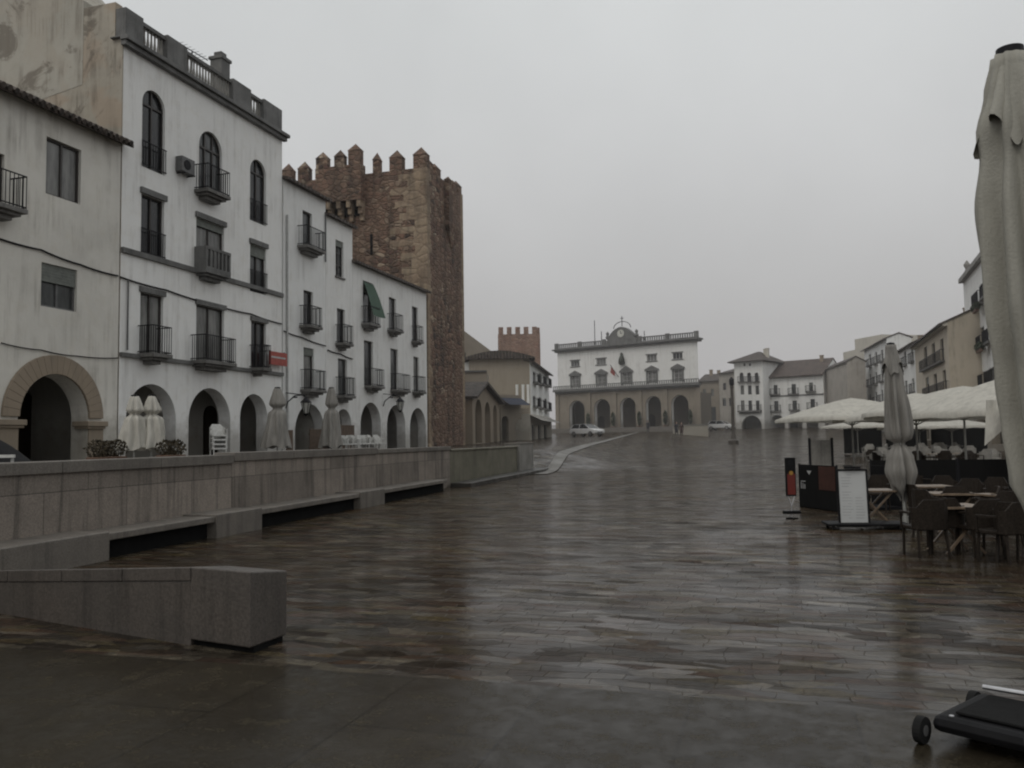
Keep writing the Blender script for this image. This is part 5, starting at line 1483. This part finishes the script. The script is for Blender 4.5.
# ---------------------------------------------------------------- people
def person(label,loc,rz,coat,stride=.16):
    t=empty('person',loc,rz,label,'person')
    J={'pel':(0,0,.95,.15),'wst':(0,0,1.12,.14),'ch':(0,.01,1.34,.17),'nk':(0,0,1.48,.065),'hd0':(0,-.01,1.56,.075),'hd':(0,-.015,1.65,.10),'hd2':(0,-.01,1.74,.07)}
    for s,n in ((-1,'l'),(1,'r')):
        J['hip'+n]=(s*.09,0,.90,.105); J['kn'+n]=(s*.10,-s*stride*.6-.03,.50,.07); J['an'+n]=(s*.10,-s*stride+.03,.09,.045); J['to'+n]=(s*.11,-s*stride-.13,.035,.035)
        J['sh'+n]=(s*.19,0,1.40,.065); J['el'+n]=(s*.25,.04,1.14,.05); J['wr'+n]=(s*.24,-.10,.92,.035); J['ha'+n]=(s*.235,-.14,.84,.035)
    E=[('pel','wst'),('wst','ch'),('ch','nk'),('nk','hd0'),('hd0','hd'),('hd','hd2')]
    for n in 'lr': E+=[('pel','hip'+n),('hip'+n,'kn'+n),('kn'+n,'an'+n),('an'+n,'to'+n),('ch','sh'+n),('sh'+n,'el'+n),('el'+n,'wr'+n),('wr'+n,'ha'+n)]
    ks=list(J); me=bpy.data.meshes.new('body'); me.from_pydata([J[k][:3] for k in ks],[(ks.index(a),ks.index(b_)) for a,b_ in E],[])
    o=bpy.data.objects.new('body',me); COL.objects.link(o); o.parent=t
    ensure_skin(me); sk=o.modifiers.new('skin','SKIN')
    for i,k in enumerate(ks):
        me.skin_vertices[0].data[i].radius=(J[k][3],J[k][3]); me.skin_vertices[0].data[i].use_root=(k=='pel')
    sd=o.modifiers.new('sub','SUBSURF'); sd.levels=1; sd.render_levels=1
    me.materials.append(M[coat])
    MB().lathe([(.19,.52),(.20,.75),(.17,1.0),(.15,1.15),(.19,1.33),(.17,1.44),(.07,1.5)],16).build('coat',M[coat],t,smooth=True)
    hd=MB().lathe([(.03,1.51),(.075,1.56),(.09,1.63),(.085,1.70),(.06,1.75),(.01,1.765)],14,(0,-.025,0)).build('face',M['skin'],t,smooth=True)
    MB().lathe([(.085,1.60),(.105,1.66),(.10,1.73),(.06,1.78),(.01,1.79)],14,(0,.02,0)).build('hair',M['hair'],t,smooth=True)
    return t
def sk_layer(me): pass
_bp = bpy.data.meshes.new
def ensure_skin(me):
    if not me.skin_vertices: 
        bm=bmesh.new(); bm.from_mesh(me); bm.verts.layers.skin.verify(); bm.to_mesh(me); bm.free()
# people (placed with their feet on the paving)
def add_person(*a):
    return person(*a)
for px,D,rz,coat,lab in ((675.5,101,YAW+.2,'coat','left of two walkers in dark clothes before the pale planter wall'),(680.5,102,YAW-.2,'coat2','right of two walkers, brown coat, before the pale planter wall'),(647,128,YAW,'coat','lone figure in dark coat near the fourth town hall arch')):
    g=C(px,D); add_person(lab,(g.x,g.y,gz(g.x,g.y)),rz,coat)

# ---------------------------------------------------------------- light and sky
w = bpy.data.worlds.new('World'); S.world = w; w.use_nodes = True
N = w.node_tree.nodes; L = w.node_tree.links; bg = N['Background']
SUN_EL, SUN_AZ = R(52), R(200)      # azimuth of the sun seen from above
sky = N.new('ShaderNodeTexSky'); sky.sky_type = 'NISHITA'; sky.sun_disc = False
sky.sun_elevation = SUN_EL; sky.sun_rotation = SUN_AZ; sky.dust_density = 6; sky.air_density = 2
tc = N.new('ShaderNodeTexCoord'); sp = N.new('ShaderNodeSeparateXYZ'); L.new(tc.outputs['Generated'], sp.inputs[0])
grad = ramp(N, L, sp.outputs['Z'], [(0,(3.35,3.25,3.30)),(.12,(3.6,3.55,3.6)),(.28,(4.5,4.5,4.52)),(.48,(4.9,5.0,4.98)),(1,(6.6,6.7,6.7))])
cl = nz(N, L, tc.outputs['Generated'], 1.6, 5, .5)
grad = mix(N, L, 1.0, grad, ramp(N, L, cl, [(.3,.89),(.7,1.12)]), 'MULTIPLY')
col = mix(N, L, .94, sky.outputs[0], grad)
L.new(col, bg.inputs['Color']); bg.inputs['Strength'].default_value = .127
sd = bpy.data.lights.new('sun', 'SUN'); sd.energy = .5; sd.angle = R(25); sd.color = (1,.97,.92)
so = bpy.data.objects.new('sun', sd); COL.objects.link(so)
# sky sun direction for this rotation
dirv = Vector((math.sin(SUN_AZ)*math.cos(SUN_EL), math.cos(SUN_AZ)*math.cos(SUN_EL), math.sin(SUN_EL)))
so.rotation_euler = dirv.to_track_quat('Z', 'Y').to_euler(); so.location = (0,0,40)

S.view_settings.view_transform = 'Standard'; S.view_settings.look = 'None'; S.view_settings.exposure = 0
S.render.engine = 'CYCLES'
S.cycles.filter_width = 2.1
S.cycles.max_bounces = 5
S.cycles.use_denoising = True

# thin rain haze over the square
hm = bpy.data.materials.new('rain_haze'); hm.use_nodes = True
HN = hm.node_tree.nodes; HN.remove(HN['Principled BSDF'])
vs_ = HN.new('ShaderNodeVolumeScatter'); vs_.inputs['Color'].default_value = (.95,.95,.97,1); vs_.inputs['Density'].default_value = .0009; vs_.inputs['Anisotropy'].default_value = .2
hm.node_tree.links.new(vs_.outputs[0], HN['Material Output'].inputs['Volume'])
hz = MB().box(-120,160,30,300,-2,60).build('rain_haze', hm); tag(hz, kind='structure')
S.cycles.volume_bounces = 2
S.cycles.volume_step_rate = 5
